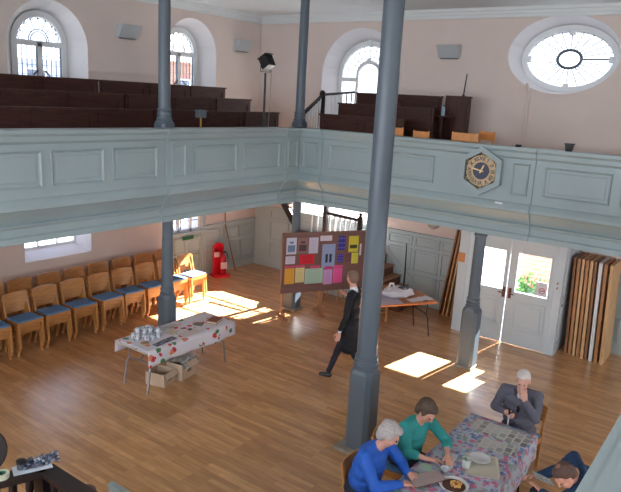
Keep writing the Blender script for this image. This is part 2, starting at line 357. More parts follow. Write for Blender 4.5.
M_lead = mat('lead_came', (74, 84, 98), 0.5)
def arched_window(name, side, base, cu, half, sill, spring, rise, m_pane, leaded=True):
    f = wallmap(side, base); fr = MB()
    o_, i_ = arch(cu, half+0.03, sill, spring, rise+0.03), arch(cu, half-0.085, sill+0.08, spring, rise-0.085)
    loop_frame(fr, f, o_, i_, 0.0, 0.09)
    fbar(fr, f, (cu-half, spring-0.02), (cu+half, spring-0.02), 0.10, 0.01, 0.08)      # transom
    fbar(fr, f, (cu, sill), (cu, spring), 0.09, 0.01, 0.08)
    root = structure(fr.build(name, M_white))
    pane('pane', f, arch(cu, half-0.07, sill+0.03, spring, rise-0.07), 0.05, m_pane, root)
    ld = MB(); R, r = half-0.09, 0.20
    c = (cu, spring+0.03)
    for k in range(1, 8):
        a = PI*k/8; ld_r = 0.011
        fbar(ld, f, (c[0]+r*math.cos(a), c[1]+r*math.sin(a)), (c[0]+R*math.cos(a), c[1]+(rise-0.09)*math.sin(a)), 0.013, 0.03, 0.045)
    P = [(c[0]+r*math.cos(PI*k/16), c[1]+r*math.sin(PI*k/16)) for k in range(17)]
    for rr in (1.0, 0.8):
        for p, q in zip(P, P[1:]):
            pp = [(c[0]+(x-c[0])*rr, c[1]+(y-c[1])*rr) for x, y in (p, q)]; fbar(ld, f, pp[0], pp[1], 0.02, 0.03, 0.045)
    for k in range(8):     # scallops at the heads of the rays
        a0, a1 = PI*k/8, PI*(k+1)/8; am = (a0+a1)/2
        pts = []
        for s_ in range(7):
            t_ = s_/6; a = a0+(a1-a0)*t_; rr = 0.86+0.09*math.sin(PI*t_)
            pts.append((c[0]+R*rr*math.cos(a), c[1]+(rise-0.09)*rr*math.sin(a)))
        for p, q in zip(pts, pts[1:]): fbar(ld, f, p, q, 0.014, 0.03, 0.045)
    for sgn in (-1, 1):
        a, b = cu+sgn*0.05, cu+sgn*(half-0.09)
        for k in range(1, 4): fbar(ld, f, (a+(b-a)*k/4, sill+0.08), (a+(b-a)*k/4, spring-0.07), 0.010, 0.03, 0.045)
        for k in range(1, 6): fbar(ld, f, (a, sill+0.08+(spring-sill-0.15)*k/6), (b, sill+0.08+(spring-sill-0.15)*k/6), 0.009, 0.03, 0.045)
        for e in (a, b): fbar(ld, f, (e, sill+0.08), (e, spring-0.07), 0.018, 0.02, 0.06)
    ld.build('leading', M_lead, root)
    h = MB()
    for sgn in (-1, 1): fbar(h, f, (cu+sgn*0.07, 4.62), (cu+sgn*0.17, 4.53), 0.025, -0.03, 0.0)
    h.build('handle', M_black, root)
    return root
arched_window('window_1', 'A', 11.40, 7.0, 0.53, 3.97, 5.12, 0.53, M_glass)
arched_window('window_2', 'A', 11.40, 10.42, 0.53, 3.97, 5.22, 0.53, M_glass)

# arched window in the right wall: outer ring, small inner arch, transoms
f = wallmap('B', 13.10); fr = MB(); cu, sill, spring = 8.02, 3.97, 4.95
loop_frame(fr, f, arch(cu, 0.82, sill, spring, 0.78), arch(cu, 0.72, sill+0.08, spring, 0.68), 0, 0.09)
loop_frame(fr, f, arch(cu, 0.34, sill, spring+0.02, 0.33), arch(cu, 0.27, sill+0.05, spring+0.02, 0.26), 0.01, 0.08)
for s_ in (-1, 1): fbar(fr, f, (cu+s_*0.34, spring-0.08), (cu+s_*0.75, spring-0.08), 0.08, 0.01, 0.08)
fbar(fr, f, (cu, spring+0.30), (cu, spring+0.40), 0.10, -0.01, 0.08)
fbar(fr, f, (cu, spring+0.66), (cu, spring+0.80), 0.12, -0.02, 0.08)
w3 = structure(fr.build('window_3', M_white))
pane('pane', f, arch(cu, 0.74, sill+0.03, spring, 0.70), 0.05, M_frost, w3)
ld = MB()
for k in range(1, 12):
    a = PI*k/12; fbar(ld, f, (cu+0.34*math.cos(a), spring+0.02+0.33*math.sin(a)), (cu+0.71*math.cos(a), spring+0.67*math.sin(a)), 0.010, 0.03, 0.045)
for rr in (0.46, 0.60):
    P = [(cu+rr*math.cos(PI*k/24), spring+rr*0.95*math.sin(PI*k/24)) for k in range(25)]
    for p, q in zip(P, P[1:]): fbar(ld, f, p, q, 0.010, 0.03, 0.045)
ld.build('leading', M_lead, w3)

# oval window
f = wallmap('B', 13.10); fr = MB(); cu, cv = 3.60, 5.37
loop_frame(fr, f, oval(cu, cv, 0.90, 0.62), oval(cu, cv, 0.79, 0.51), 0, 0.09)
for a in (0, PI/2, PI, 3*PI/2):
    x, y = cu+0.77*math.cos(a), cv+0.50*math.sin(a)
    fbar(fr, f, (x-0.055, y), (x+0.055, y), 0.10, -0.015, 0.08)
w4 = structure(fr.build('window_4', M_white))
pane('pane', f, oval(cu, cv, 0.80, 0.52), 0.05, M_frost, w4)
ld = MB()
for k in range(24):
    a = 2*PI*k/24; fbar(ld, f, (cu+0.22*math.cos(a), cv+0.165*math.sin(a)), (cu+0.78*math.cos(a), cv+0.50*math.sin(a)), 0.03 if k == 12 else 0.014, 0.03, 0.045)
P = oval(cu, cv, 0.22, 0.165, 32)
for p, q in zip(P, P[1:]+P[:1]): fbar(ld, f, p, q, 0.05, 0.02, 0.05)
ld.build('leading', M_lead, w4)

# low windows under the gallery
def rect_window(name, side, base, u0, u1, v0, v1, nu, nv, fw_=0.06, bw=0.02, extra=()):
    f = wallmap(side, base); fr = MB()
    loop_frame(fr, f, rect(u0, u1, v0, v1), rect(u0+fw_, u1-fw_, v0+fw_, v1-fw_), 0, 0.07)
    for u in extra: fbar(fr, f, (u, v0), (u, v1), 0.07, 0, 0.07)
    root = structure(fr.build(name, M_white))
    pane('pane', f, rect(u0+fw_/2, u1-fw_/2, v0+fw_/2, v1-fw_/2), 0.04, M_glass, root)
    ld = MB()
    for k in range(1, nu): fbar(ld, f, (u0+(u1-u0)*k/nu, v0), (u0+(u1-u0)*k/nu, v1), bw, 0.02, 0.05)
    for k in range(1, nv): fbar(ld, f, (u0, v0+(v1-v0)*k/nv), (u1, v0+(v1-v0)*k/nv), bw, 0.02, 0.05)
    ld.build('glazing_bar', M_lead if bw < 0.03 else M_white, root); return root
rect_window('window_5', 'A', 11.38, 6.38, 7.62, 1.24, 2.42, 3, 2, fw_=0.05, bw=0.035)
rect_window('window_6', 'A', 11.00, 9.86, 10.74, 1.17, 2.40, 3, 5, bw=0.014, extra=(10.06, 10.44))
rect_window('window_7', 'B', 13.02, 7.18, 9.67, 1.58, 3.45, 3, 3, fw_=0.05, bw=0.035)

# ------------------------------------------------------------------ the gallery (parapet, cornice, floor and stepped tiers)
YF, XF, YN = 7.45, 9.85, 0.168
PROF = [(-0.30, 3.83), (0.055, 3.83), (0.055, 3.785), (0.03, 3.75), (0.03, 3.69), (0.0, 3.655), (0.0, 2.99), (0.02, 2.97), (0.035, 2.94),
        (0.05, 2.90), (0.05, 2.855), (0.02, 2.83), (-0.05, 2.74), (-0.10, 2.665), (-0.06, 2.65), (-0.07, 2.62), (-0.105, 2.60),
        (-0.11, 2.50), (-0.085, 2.48), (-0.085, 2.405), (-0.20, 2.405), (-0.30, 2.50)]
def gal_run(mb, mode, a, b, off=0.0):
    """mode 'A': front faces -Y at Y=YF, run along X; 'B': front faces -X at XF, run along Y; 'N': front faces +Y at YN"""
    def P(d, z, u):
        d += off
        return (u, YF-d, z) if mode == 'A' else ((XF-d, u, z) if mode == 'B' else (u, YN-0.055+d, z))
    prof = PROF
    mb.extrude([P(d, z, a) for d, z in prof], Vector(P(0, 0, b))-Vector(P(0, 0, a)))
def mould_frame(mb, mode, u0, u1, v0, v1, off=0.0, wd=0.032, dp=0.022):
    def P(u, v, d):
        d += off
        return (u, YF-d, v) if mode == 'A' else ((XF-d, u, v) if mode == 'B' else (u, YN-0.055+d, v))
    o_ = rect(u0, u1, v0, v1); prof = [(0, 0.0), (0.006, dp), (wd*0.5, dp*0.75), (wd, 0.0)]
    n = 4; vs = []; fs = []
    for s_, d in prof:
        vs += [P(u, v, d) for u, v in rect(u0+s_, u1-s_, v0+s_, v1-s_)]
    for k in range(len(prof)-1):
        for i in range(4): fs.append((k*4+i, k*4+(i+1) % 4, (k+1)*4+(i+1) % 4, (k+1)*4+i))
    mb.add(vs, fs)
    # raised inner field
    s_ = wd+0.035; q = rect(u0+s_, u1-s_, v0+s_, v1-s_); q2 = rect(u0+s_+0.012, u1-s_-0.012, v0+s_+0.012, v1-s_-0.012)
    if u1-u0 > 0.3:
        vs = [P(u, v, 0.0) for u, v in q]+[P(u, v, 0.008) for u, v in q2]
        mb.add(vs, [(i, (i+1) % 4, (i+1) % 4+4, i+4) for i in range(4)]+[(4, 5, 6, 7)])
g = MB(); gal_run(g, 'A', XD, 6.55); gal_run(g, 'A', 6.55, 7.0, 0.03); gal_run(g, 'A', 7.0, 9.40); gal_run(g, 'A', 9.40, XF+0.25, 0.03)
ga = structure(g.build('wall_gallery_left', M_gal)); pm = MB()
Z0, Z1 = 3.12, 3.575
for a, b in ((-4.2, -3.45), (-3.3, -2.5), (-2.3, -1.5), (-1.3, -0.5), (-0.3, 0.5), (0.7, 1.5), (1.7, 2.5), (2.7, 3.5), (3.70, 4.53), (4.66, 5.45), (5.59, 6.38), (7.10, 8.10), (8.28, 9.25)):
    mould_frame(pm, 'A', a, b, Z0, Z1)
mould_frame(pm, 'A', 6.64, 6.92, Z0-0.02, Z1+0.02, 0.03); mould_frame(pm, 'A', 9.47, 9.76, Z0-0.02, Z1+0.02, 0.03)
pm.build('panel_moulding', M_gal, ga)
g = MB(); gal_run(g, 'B', YF+0.25, 6.90, 0.03); gal_run(g, 'B', 6.90, 4.22); gal_run(g, 'B', 4.22, 2.97, 0.03); gal_run(g, 'B', 2.97, YN-0.3)
gb = structure(g.build('wall_gallery_right', M_gal)); pm = MB()
mould_frame(pm, 'B', 6.98, 7.32, Z0-0.02, Z1+0.02, 0.03); mould_frame(pm, 'B', 4.62, 6.74, Z0, Z1)
mould_frame(pm, 'B', 3.04, 3.30, Z0-0.02, Z1+0.02, 0.03)
mould_frame(pm, 'B', 1.88, 2.82, Z0, Z1); mould_frame(pm, 'B', 0.7, 1.74, Z0, Z1)
pm.build('panel_moulding', M_gal, gb)
g = MB(); gal_run(g, 'N', XD, XF+0.25)
g.box((XD, YN-0.62, 3.79), (XF, YN-0.02, 3.832))
structure(g.build('wall_gallery_near', M_gal))
# floors and tiers
g = MB(); ZG = 2.95
g.box((XD, YF+0.2, 2.46), (11.6, YA, ZG)); g.box((11.6, YF+0.2, 2.46), (XB, 8.12, ZG)); g.box((11.6, 10.3, 2.46), (XB, YA, ZG)); g.box((XF+0.2, YC, 2.46), (XB, YF+0.2, ZG)); g.box((XD, YC, 2.46), (XF+0.2, YN-0.28, ZG))
for k, y in enumerate((8.72, 9.52, 10.30)):
    g.box((XD, y, ZG), (10.7, YA, ZG+0.22*(k+1)))
for k, x in enumerate((10.65, 11.32, 12.02)):
    g.box((x, 3.2, ZG), (XB, 8.1, ZG+0.22*(k+1)))
structure(g.build('floor_gallery', mat('gallery_boards', (150, 120, 96), 0.6, 0.15, 6)))

# dado panelling on the ground floor
def dado(name, side, base, sgn, u0, u1, z1, fields):
    mb = MB()
    def bx(a, b, v0, v1, d0, d1):
        if side == 'A': mb.box((a, base-d0, v0), (b, base-d1, v1))
        else: mb.box((base-d0, a, v0), (base-d1, b, v1))
    bx(u0, u1, 0, z1, 0, 0.03); bx(u0, u1, z1, z1+0.05, 0, 0.075); bx(u0, u1, 0, 0.16, 0.03, 0.05)
    for (a, b, v0, v1) in fields:
        for (p, q, r_, s_) in ((a, b, v0, v0+0.03), (a, b, v1-0.03, v1), (a, a+0.03, v0, v1), (b-0.03, b, v0, v1)): bx(p, q, r_, s_, 0.03, 0.052)
        bx(a+0.07, b-0.07, v0+0.07, v1-0.07, 0.03, 0.038)
    return structure(mb.build(name, M_dado))
fl = []
for a in (10.86, 11.52, 12.12): fl += [(a, a+0.52, 0.24, 0.72), (a, a+0.52, 0.80, 1.12)]
dado('trim_dado_left', 'A', YA, 1, 10.80, XB, 1.20, fl)
t = MB(); t.box((9.70, YA-0.03, 0), (10.84, YA, 1.11)); t.box((10.76, YA-0.07, 0), (10.86, YA, 2.5)); t.box((9.70, YA-0.07, 0), (9.82, YA, 2.5))
t.box((9.76, YA-0.10, 1.11), (10.84, YA, 1.17))
for v0, v1 in ((0.2, 0.60), (0.66, 1.05)):
    for a, b in ((9.9, 10.24), (10.34, 10.68)):
        for (p, q, r_, s_) in ((a, b, v0, v0+0.03), (a, b, v1-0.03, v1), (a, a+0.03, v0, v1), (b-0.03, b, v0, v1)): t.box((p, YA-0.055, r_), (q, YA-0.03, s_))
structure(t.build('trim_window_panelling', M_dado))
fl = []
for a in (5.0, 5.65, 6.32, 7.02, 7.72, 8.42, 9.12, 9.82): fl += [(a, a+0.6, 0.24, 0.66), (a, a+0.6, 0.74, 1.24), (a, a+0.6, 1.30, 1.52)]
dado('trim_dado_right', 'B', XB, 1, 4.86, 10.95, 1.56, fl)
fl = []
for a in (-2.9, -2.1, -1.3, -0.5, 0.3, 1.1, 1.9): fl += [(a, a+0.66, 0.24, 0.70), (a, a+0.66, 0.80, 1.42)]
dado('trim_dado_near', 'B', XB, 1, YC, 2.72, 1.50, fl)
t = MB(); t.box((XD, YA-0.02, 0), (9.7, YA, 0.16)); structure(t.build('baseboard_left', M_dado))

# ------------------------------------------------------------------ entrance lobby with its double doors
LX = 11.72
t = MB()
def leafframe(mb, y0, y1): pass
t.box((LX, 2.79, 0), (LX+0.09, 2.98, 2.42)); t.box((LX, 4.62, 0), (LX+0.09, 4.80, 2.42)); t.box((LX, 2.98, 2.04), (LX+0.09, 4.62, 2.42))
t.box((LX-0.015, 2.93, 0), (LX, 2.99, 2.08)); t.box((LX-0.015, 4.61, 0), (LX, 4.66, 2.08)); t.box((LX-0.015, 2.93, 2.03), (LX, 4.66, 2.09))
t.box((LX+0.09, 2.79, 0), (XB, 2.83, 2.42)); t.box((LX+0.09, 4.76, 0), (XB, 4.80, 2.42)); t.box((LX, 2.79, 2.40), (XB, 4.80, 2.45))
for y, s_ in ((2.79, -1), (4.80, 1)):
    for v0, v1 in ((0.2, 0.95), (1.08, 2.2)):
        a, b = LX+0.14, XB-0.1
        for (p, q, r_, s2) in ((a, b, v0, v0+0.03), (a, b, v1-0.03, v1), (a, a+0.03, v0, v1), (b-0.03, b, v0, v1)): t.box((p, y, r_), (q, y+s_*0.018, s2))
structure(t.build('wall_lobby', M_doorp))
def door_leaf(name, y0, y1, gy0, gy1, gz0=1.05, gz1=1.80, hy=0):
    mb = MB(); x0, x1 = LX+0.012, LX+0.055
    mb.box((x0, y0, 0.008), (x1, y1, gz0)); mb.box((x0, y0, gz1), (x1, y1, 2.035)); mb.box((x0, y0, gz0), (x1, gy0, gz1)); mb.box((x0, gy1, gz0), (x1, y1, gz1))
    for s_ in (0.0, 0.07):
        a, b, v0, v1 = gy0+s_, gy1-s_, 0.30+s_, 0.88-s_
        for (p, q, r_, s2) in ((a, b, v0, v0+0.022), (a, b, v1-0.022, v1), (a, a+0.022, v0, v1), (b-0.022, b, v0, v1)): mb.box((x0-0.014, p, r_), (x0, q, s2))
    for (p, q, r_, s2) in ((gy0-0.02, gy1+0.02, gz0-0.02, gz0), (gy0-0.02, gy1+0.02, gz1, gz1+0.02), (gy0-0.02, gy0, gz0, gz1), (gy1, gy1+0.02, gz0, gz1)): mb.box((x0-0.012, p, r_), (x0, q, s2))
    d = structure(mb.build(name, M_doorp))
    MB().box((x0+0.018, gy0, gz0), (x0+0.022, gy1, gz1)).build('pane', M_glass, d)
    h = MB(); h.box((x0-0.012, hy-0.028, 0.90), (x0, hy+0.028, 1.10)); h.tube([(x0-0.01, hy, 1.0), (x0-0.06, hy, 1.0), (x0-0.06, hy+(0.09 if hy > 3.78 else -0.09), 0.995)], 0.012)
    h.build('handle', mat('bronze', (96, 62, 52), 0.35, metal=0.5), d)
    return d
door_leaf('door_1', 3.789, 4.626, 3.87, 4.50, hy=3.833)
door_leaf('door_2', 2.974, 3.779, 3.03, 3.63, hy=3.715)
nb = MB().box((LX-0.002, 3.04, 1.06), (LX+0.010, 3.25, 1.33)).build('door_notice', M_paper)
tag(nb, 'white no smoking notice stuck in the corner of the right door glass', 'notice')
rg = MB(); rg.tube([(LX-0.004, 3.13+0.05*math.cos(2*PI*k/20), 1.17+0.05*math.sin(2*PI*k/20)) for k in range(20)], 0.006, 6, closed=True)
rg.bar((LX-0.004, 3.095, 1.205), (LX-0.004, 3.165, 1.135), 0.009, 0.004); rg.build('prohibition_ring', flat((190, 40, 60)), nb)
cg = MB(); cg.box((LX-0.004, 3.095, 1.163), (LX-0.001, 3.16, 1.175)); cg.build('cigarette', M_black, nb)
structure(MB().box((LX-0.035, 2.86, 1.27), (LX, 2.88, 1.30)).box((LX-0.035, 2.86, 1.36), (LX, 2.88, 1.39)).build('trim_lobby_catch', mat('brass', (170, 120, 60), 0.35, metal=0.7)))

# ------------------------------------------------------------------ outside
structure(MB().box((XB+TH, -20, -0.14), (60, 40, -0.10)).build('ground_front', mat('pale_paving', (168, 162, 156), 0.85, 0.06, 1)))
structure(MB().box((-40, YA+TH, -0.14), (XB+TH, 70, -0.10)).build('ground_side', mat('grey_paving', (150, 150, 150), 0.85, 0.1, 1)))
tag(MB().box((15.6, -6, -0.10), (15.85, 4.75, 1.75)).box((15.55, -6, 1.75), (15.90, 4.78, 1.83)).build('garden_wall', M_brick), 'red brick garden wall seen through the right door glass', 'wall')
b = MB()
for k in range(260):
    p = Vector((max(-.5,min(.5,rnd.gauss(0, 0.17))), max(-.42,min(.42,rnd.gauss(0, 0.17))), abs(rnd.gauss(0.32, 0.18)))); q = Euler((rnd.random()*3, rnd.random()*3, rnd.random()*3)).to_matrix()
    s_ = 0.075; b.add([p+q @ Vector(v) for v in ((-s_, 0, 0), (0, -s_*0.5, 0), (s_, 0, 0), (0, s_*0.5, 0))], [(0, 1, 2, 3)])
tag(b.build('garden_shrub', flat((56, 104, 50)), loc=(14.75, 4.30, -0.08)), 'green shrub in front of the brick wall outside the door', 'shrub')
fp = thing('flower_pot', 'orange red clay pot outside beside the green shrub', 'pot', (14.6, 3.62, -0.1))
MB().lathe([(0.11, 0), (0.17, 0.30), (0.19, 0.30), (0.19, 0.36), (0.15, 0.36), (0.14, 0.30)]).build('pot', flat((150, 60, 44)), fp, smooth=True)
dp = thing('drainpipe', 'dark blue downpipe on the brick wall outside', 'pipe', (15.45, 3.35, -0.1))
MB().tube([(0, 0, 0), (0, -0.05, 1.9), (0.05, -0.3, 2.3)], 0.10, 10).build('pipe', flat((58, 70, 100)), dp, smooth=True)
# neighbouring houses glimpsed through the left wall's upper windows
def house(name, label, x, y, wd, dp_, ht, roof, m, mr):
    h = thing(name, label, 'house', (x, y, -0.1))
    MB().box((-wd/2, 0, 0), (wd/2, dp_, ht)).build('wall', m, h)
    MB().extrude([(-wd/2-0.3, -0.3, ht), (-wd/2-0.3, dp_+0.3, ht), (-wd/2-0.3, dp_/2, ht+roof)], (wd+0.6, 0, 0)).build('roof', mr, h)
    for i in range(int(wd//2.4)):
        for z in (1.0, 3.8):
            if z+1.4 > ht: continue
            wv = MB().box((-wd/2+0.7+i*2.4, -0.06, z), (-wd/2+1.8+i*2.4, 0.02, z+1.4)).build('window', M_white, h)
            MB().box((-wd/2+0.8+i*2.4, -0.08, z+0.1), (-wd/2+1.7+i*2.4, -0.05, z+1.3)).build('pane', flat((80, 92, 110), 0.15), wv)
house('terraced_house', 'distant blue grey rendered house beyond the first arched window', 19, 30, 9, 7, 5.6, 2.2, flat((150, 165, 190)), flat((110, 116, 130)))
house('terraced_house', 'distant red brick house beyond the second arched window', 29, 31, 8, 7, 6.2, 2.4, M_brick, flat((120, 112, 116)))

# ------------------------------------------------------------------ columns
def shaft_rings(z):   # turned mouldings between pedestal and shaft, heights relative to z, radii as factors
    return z
def column(name, label, x, y, z0, z1, rs, wp, hp, group, plinth=None, neck=True, cap=False):
    c = thing(name, label, 'column', (x, y, z0), 0, group); H = z1-z0
    if plinth:
        MB().box((-plinth/2, -plinth/2, 0), (plinth/2, plinth/2, 0.05)).build('plinth', M_stone, c, bevel=0.01)
    k = wp/2; ch = wp*0.16; b0 = 0.05 if plinth else 0.0
    def octo(h, c_): return [(-h+c_, -h), (h-c_, -h), (h, -h+c_), (h, h-c_), (h-c_, h), (-h+c_, h), (-h, h-c_), (-h, -h+c_)]
    p = MB(); lv = [(k, ch, b0), (k*0.95, ch, hp-0.055), (k*0.86, k*0.50, hp)]
    vs = [(a, b, z) for h, c_, z in lv for a, b in octo(h, c_)]
    fs = [(i*8+j, i*8+(j+1) % 8, (i+1)*8+(j+1) % 8, (i+1)*8+j) for i in range(2) for j in range(8)]+[tuple(range(8)), tuple(range(16, 24))]
    p.add(vs, fs).build('pedestal', M_col, c)
    R = rs; q = MB()
    q.lathe([(R*1.20, hp-0.01), (R*1.30, hp+0.01), (R*1.30, hp+0.035), (R*1.14, hp+0.045), (R*1.12, hp+0.065), (R*1.24, hp+0.075), (R*1.24, hp+0.10), (R*1.12, hp+0.11), (R*1.10, hp+0.13), (R*1.18, hp+0.14), (R*1.18, hp+0.16), (R*1.04, hp+0.175)], n=28)
    q.build('base_moulding', M_col, c, smooth=True)
    s_ = MB(); prof = [(R*1.03, hp+0.17), (R*1.01, hp+0.25), (R, hp+(H-hp)*0.5), (R*0.94, H-0.02 if not cap else H-0.14)]
    s_.lathe(prof, n=32); s_.build('shaft', M_col, c, smooth=True)
    if cap:
        t_ = MB(); t_.lathe([(R*0.95, H-0.16), (R*1.15, H-0.14), (R*1.15, H-0.12), (R*1.0, H-0.10), (R*1.3, H-0.04), (R*1.35, H)], n=28); t_.build('capital', M_col, c, smooth=True)
    return c
column('column', 'tall thick grey blue column standing free on the floor in front of the noticeboard', 6.60, 3.77, 0, ZC, 0.125, 0.33, 1.13, 'ceiling columns', plinth=0.50)
column('column', 'slim grey column under the left gallery behind the fruit print table', 6.88, 7.78, 0, 2.47, 0.090, 0.26, 1.12, 'columns under the gallery', plinth=0.33)
column('column', 'slim grey column at the gallery corner behind the noticeboard', 10.42, 7.86, 0, 2.47, 0.090, 0.29, 1.08, 'columns under the gallery', plinth=0.33)
column('column', 'slim grey column in front of the white double doors', 10.12, 3.80, 0, 2.47, 0.095, 0.29, 1.08, 'columns under the gallery', plinth=0.31, cap=True)
column('column', 'grey upper column rising from the left gallery front to the ceiling', 6.88, 7.86, ZG, ZC, 0.092, 0.27, 0.99, 'ceiling columns')
column('column', 'grey upper column rising from the gallery corner to the ceiling', 10.44, 7.92, ZG, ZC, 0.092, 0.27, 0.99, 'ceiling columns')

# ------------------------------------------------------------------ pews in the gallery
def pew(label, mode, u0, u1, back, zf, ztop, group, front_open=True):
    """long boxed pew. mode 'A': back panel at Y=back, run along X, faces the nave; 'B': back at X=back"""
    r = thing('pew', label, 'pew', ((u0+u1)/2, back, zf) if mode == 'A' else (back, (u0+u1)/2, zf), 0, group)
    L = (u1-u0)/2; H = ztop-zf
    def bx(mb, a, b, d0, d1, z0, z1):
        if mode == 'A': mb.box((a, -d0, z0), (b, -d1, z1))
        else: mb.box((-d0, a, z0), (-d1, b, z1))
    m = MB(); bx(m, -L, L, -0.02, 0.02, 0.0, H-0.03)
    n = max(1, round(2*L/1.15))
    for i in range(n):
        a, b = -L+2*L*i/n+0.05, -L+2*L*(i+1)/n-0.05
        for (p, q, z0, z1) in ((a, b, H-0.12, H-0.03), (a, b, 0.06, 0.16), (a, a+0.06, 0.16, H-0.12), (b-0.06, b, 0.16, H-0.12)): bx(m, p, q, 0.02, 0.036, z0, z1)
    m.build('back_panel', M_pew, r)
    c = MB(); bx(c, -L-0.01, L+0.01, -0.045, 0.05, H-0.03, H); c.build('cap_rail', M_pewl, r)
    s_ = MB(); bx(s_, -L+0.02, L-0.02, 0.03, 0.36, 0.42, 0.455); s_.build('seat', M_pewl, r)
    e = MB()
    for q in (-L, L-0.035):
        e2 = MB(); bx(e2, q, q+0.035, 0.02, 0.40, 0.0, 0.62); bx(e2, q-0.004, q+0.039, 0.02, 0.44, 0.60, 0.64); e2.build('end_panel', M_pewl, r)
    return r
rows = ((8.72, 4.06, 'lowest'), (9.52, 4.29, 'middle'), (10.28, 4.51, 'topmost'))
for i, (y, zt, nm) in enumerate(rows):
    pew('dark wooden pew, %s row of the left gallery, right hand part by the free wall' % nm, 'A', 7.40+0.03*i, 10.74, y, ZG+0.22*i, zt, 'pews in the left gallery')
    pew('dark wooden pew, %s row of the left gallery, left hand part' % nm, 'A', 0.6, 7.36+0.03*i, y, ZG+0.22*i, zt, 'pews in the left gallery')
rowsB = ((10.65, 4.10, 5.68, 7.55, 'front'), (11.32, 4.33, 5.42, 7.58, 'middle'), (12.02, 4.56, 5.62, 7.60, 'rear'))
for i, (x, zt, y0, y1, nm) in enumerate(rowsB):
    pew('dark wooden pew, %s row of the three beneath the arched window on the right' % nm, 'B', y0, y1, x, ZG+0.22*i, zt, 'pews in the right gallery')
pe = thing('pew_end', 'tall dark panelled pew end standing alone in the right gallery', 'pew end', (12.0, 5.25, 3.39))
MB().box((-0.03, -0.24, 0), (0.03, 0.24, 1.15)).box((-0.05, -0.25, 1.15), (0.05, 0.25, 1.19)).box((-0.045, -0.19, 0.72), (-0.03, 0.19, 1.08)).box((-0.045, -0.19, 0.1), (-0.03, 0.19, 0.66)).build('panel', M_pewl, pe)
MB().box((-0.035, 0.24, 0), (0.035, 0.27, 1.19)).build('post', M_pew, pe)

sh = MB().box((11.5, 5.28, 4.16), (11.95, 5.62, 4.19)).box((11.55, 5.35, 3.2), (11.6, 5.4, 4.16)).box((11.55, 5.5, 3.2), (11.6, 5.55, 4.16)).box((11.86, 5.3, 3.2), (11.9, 5.34, 4.16)).box((11.86, 5.55, 3.2), (11.9, 5.6, 4.16)).build('small_shelf_table', M_pew)
tag(sh, 'small dark side table between the right gallery pews and the lone pew end', 'table')
po = MB().tube([(0, 0, 0), (0.0, -0.03, 0.42)], [0.016, 0.012], 8).lathe([(0.03, 0), (0.03, 0.02)], n=10).build('candle_stick', M_black, loc=(12.02, 5.18, 4.58), smooth=True)
tag(po, 'thin dark upright stick on top of the lone pew end', 'stick')
# gallery stair balustrade
gbz = thing('gallery_balustrade', 'dark turned balustrade around the stairwell beside the right gallery pews', 'balustrade', (11.32, 8.0, 3.2))
hr = MB(); hr.bar((0, 0.0, 1.27), (0.62, -0.38, 1.36), 0.06, 0.05); hr.bar((0, 0.02, 1.25), (-0.72, -0.06, 0.88), 0.06, 0.05); hr.build('handrail', M_rail, gbz)
nw = MB(); nw.box((-0.045, -0.03, 0), (0.045, 0.06, 1.30)); nw.lathe([(0.055, 1.30), (0.06, 1.33), (0.02, 1.36)], (0, 0.015, 0), 12); nw.build('newel', M_rail, gbz)
def baluster(mb, x, y, z0, z1, r=0.02, n=8):
    h = z1-z0; mb.lathe([(r*1.1, 0), (r*1.1, 0.1*h), (r*0.55, 0.14*h), (r*1.0, 0.3*h), (r*1.15, 0.4*h), (r*0.6, 0.62*h), (r*0.5, 0.8*h), (r*0.9, 0.84*h), (r*1.1, 0.88*h), (r*1.1, h)], (x, y, z0), n)
for k in range(6):
    b = MB(); t_ = (k+0.8)/6.4; baluster(b, 0.62*t_, -0.38*t_, 0.25, 1.24+0.09*t_); b.build('baluster', M_white, gbz, smooth=True)
for k in range(1, 7):
    b = MB(); t_ = k/7; baluster(b, -0.72*t_, -0.08*t_, -0.2, 1.24-0.38*t_); b.build('baluster', M_white, gbz, smooth=True)

# ------------------------------------------------------------------ clock on the gallery front
ck = thing('clock', 'hexagonal gallery clock with a blue dial, gold roman numerals and gold hands', 'clock', (XF-0.03, 3.79, 3.42))
def hexp(R, x): return [(x, R*math.sin(PI/3*k), R*math.cos(PI/3*k)) for k in range(6)]
o_, i_ = hexp(0.385, 0), hexp(0.295, 0); mb = MB()
vs = [(x, y, z) for x in (-0.095, 0.0) for L in (o_, i_) for _, y, z in L]
fs = []
for i in range(6):
    j = (i+1) % 6; fs += [(i, j, 6+j, 6+i), (12+i, 12+j, 18+j, 18+i), (i, j, 12+j, 12+i), (6+i, 6+j, 18+j, 18+i)]
mb.add(vs, fs).build('frame', M_gal, ck)
M_gold = mat('gilding', (226, 196, 140), 0.38, 0.08, 20, metal=0.35); M_navy = mat('navy_dial', (26, 34, 70), 0.35, 0.05)
MB().extrude(hexp(0.295, -0.03), (0.02, 0, 0)).build('dial', mat('dial_ground', (44, 44, 56), 0.4, 0.3, 40), ck)
Tx = Matrix.Rotation(-PI/2, 4, 'Y')
MB().lathe([(0.235, 0.032), (0.235, 0.038)], n=48, T=Tx).build('chapter_ring', mat('chapter_ring', (206, 180, 148), 0.45, 0.12, 30), ck)
MB().lathe([(0.14, 0.038), (0.14, 0.042)], n=40, T=Tx).build('dial_centre', M_navy, ck)
rg = MB()
for rr in (0.14, 0.238): rg.tube([(-0.042, rr*math.sin(2*PI*k/40), rr*math.cos(2*PI*k/40)) for k in range(40)], 0.007, 6, closed=True)
for k in range(6):
    a = PI/3*k
    rg.tube([(-0.036, 0.262*math.sin(a)+0.018*math.sin(2*PI*j/10), 0.262*math.cos(a)+0.018*math.cos(2*PI*j/10)) for j in range(10)], 0.006, 5, closed=True)
rg.build('gilt_rim', M_gold, ck)
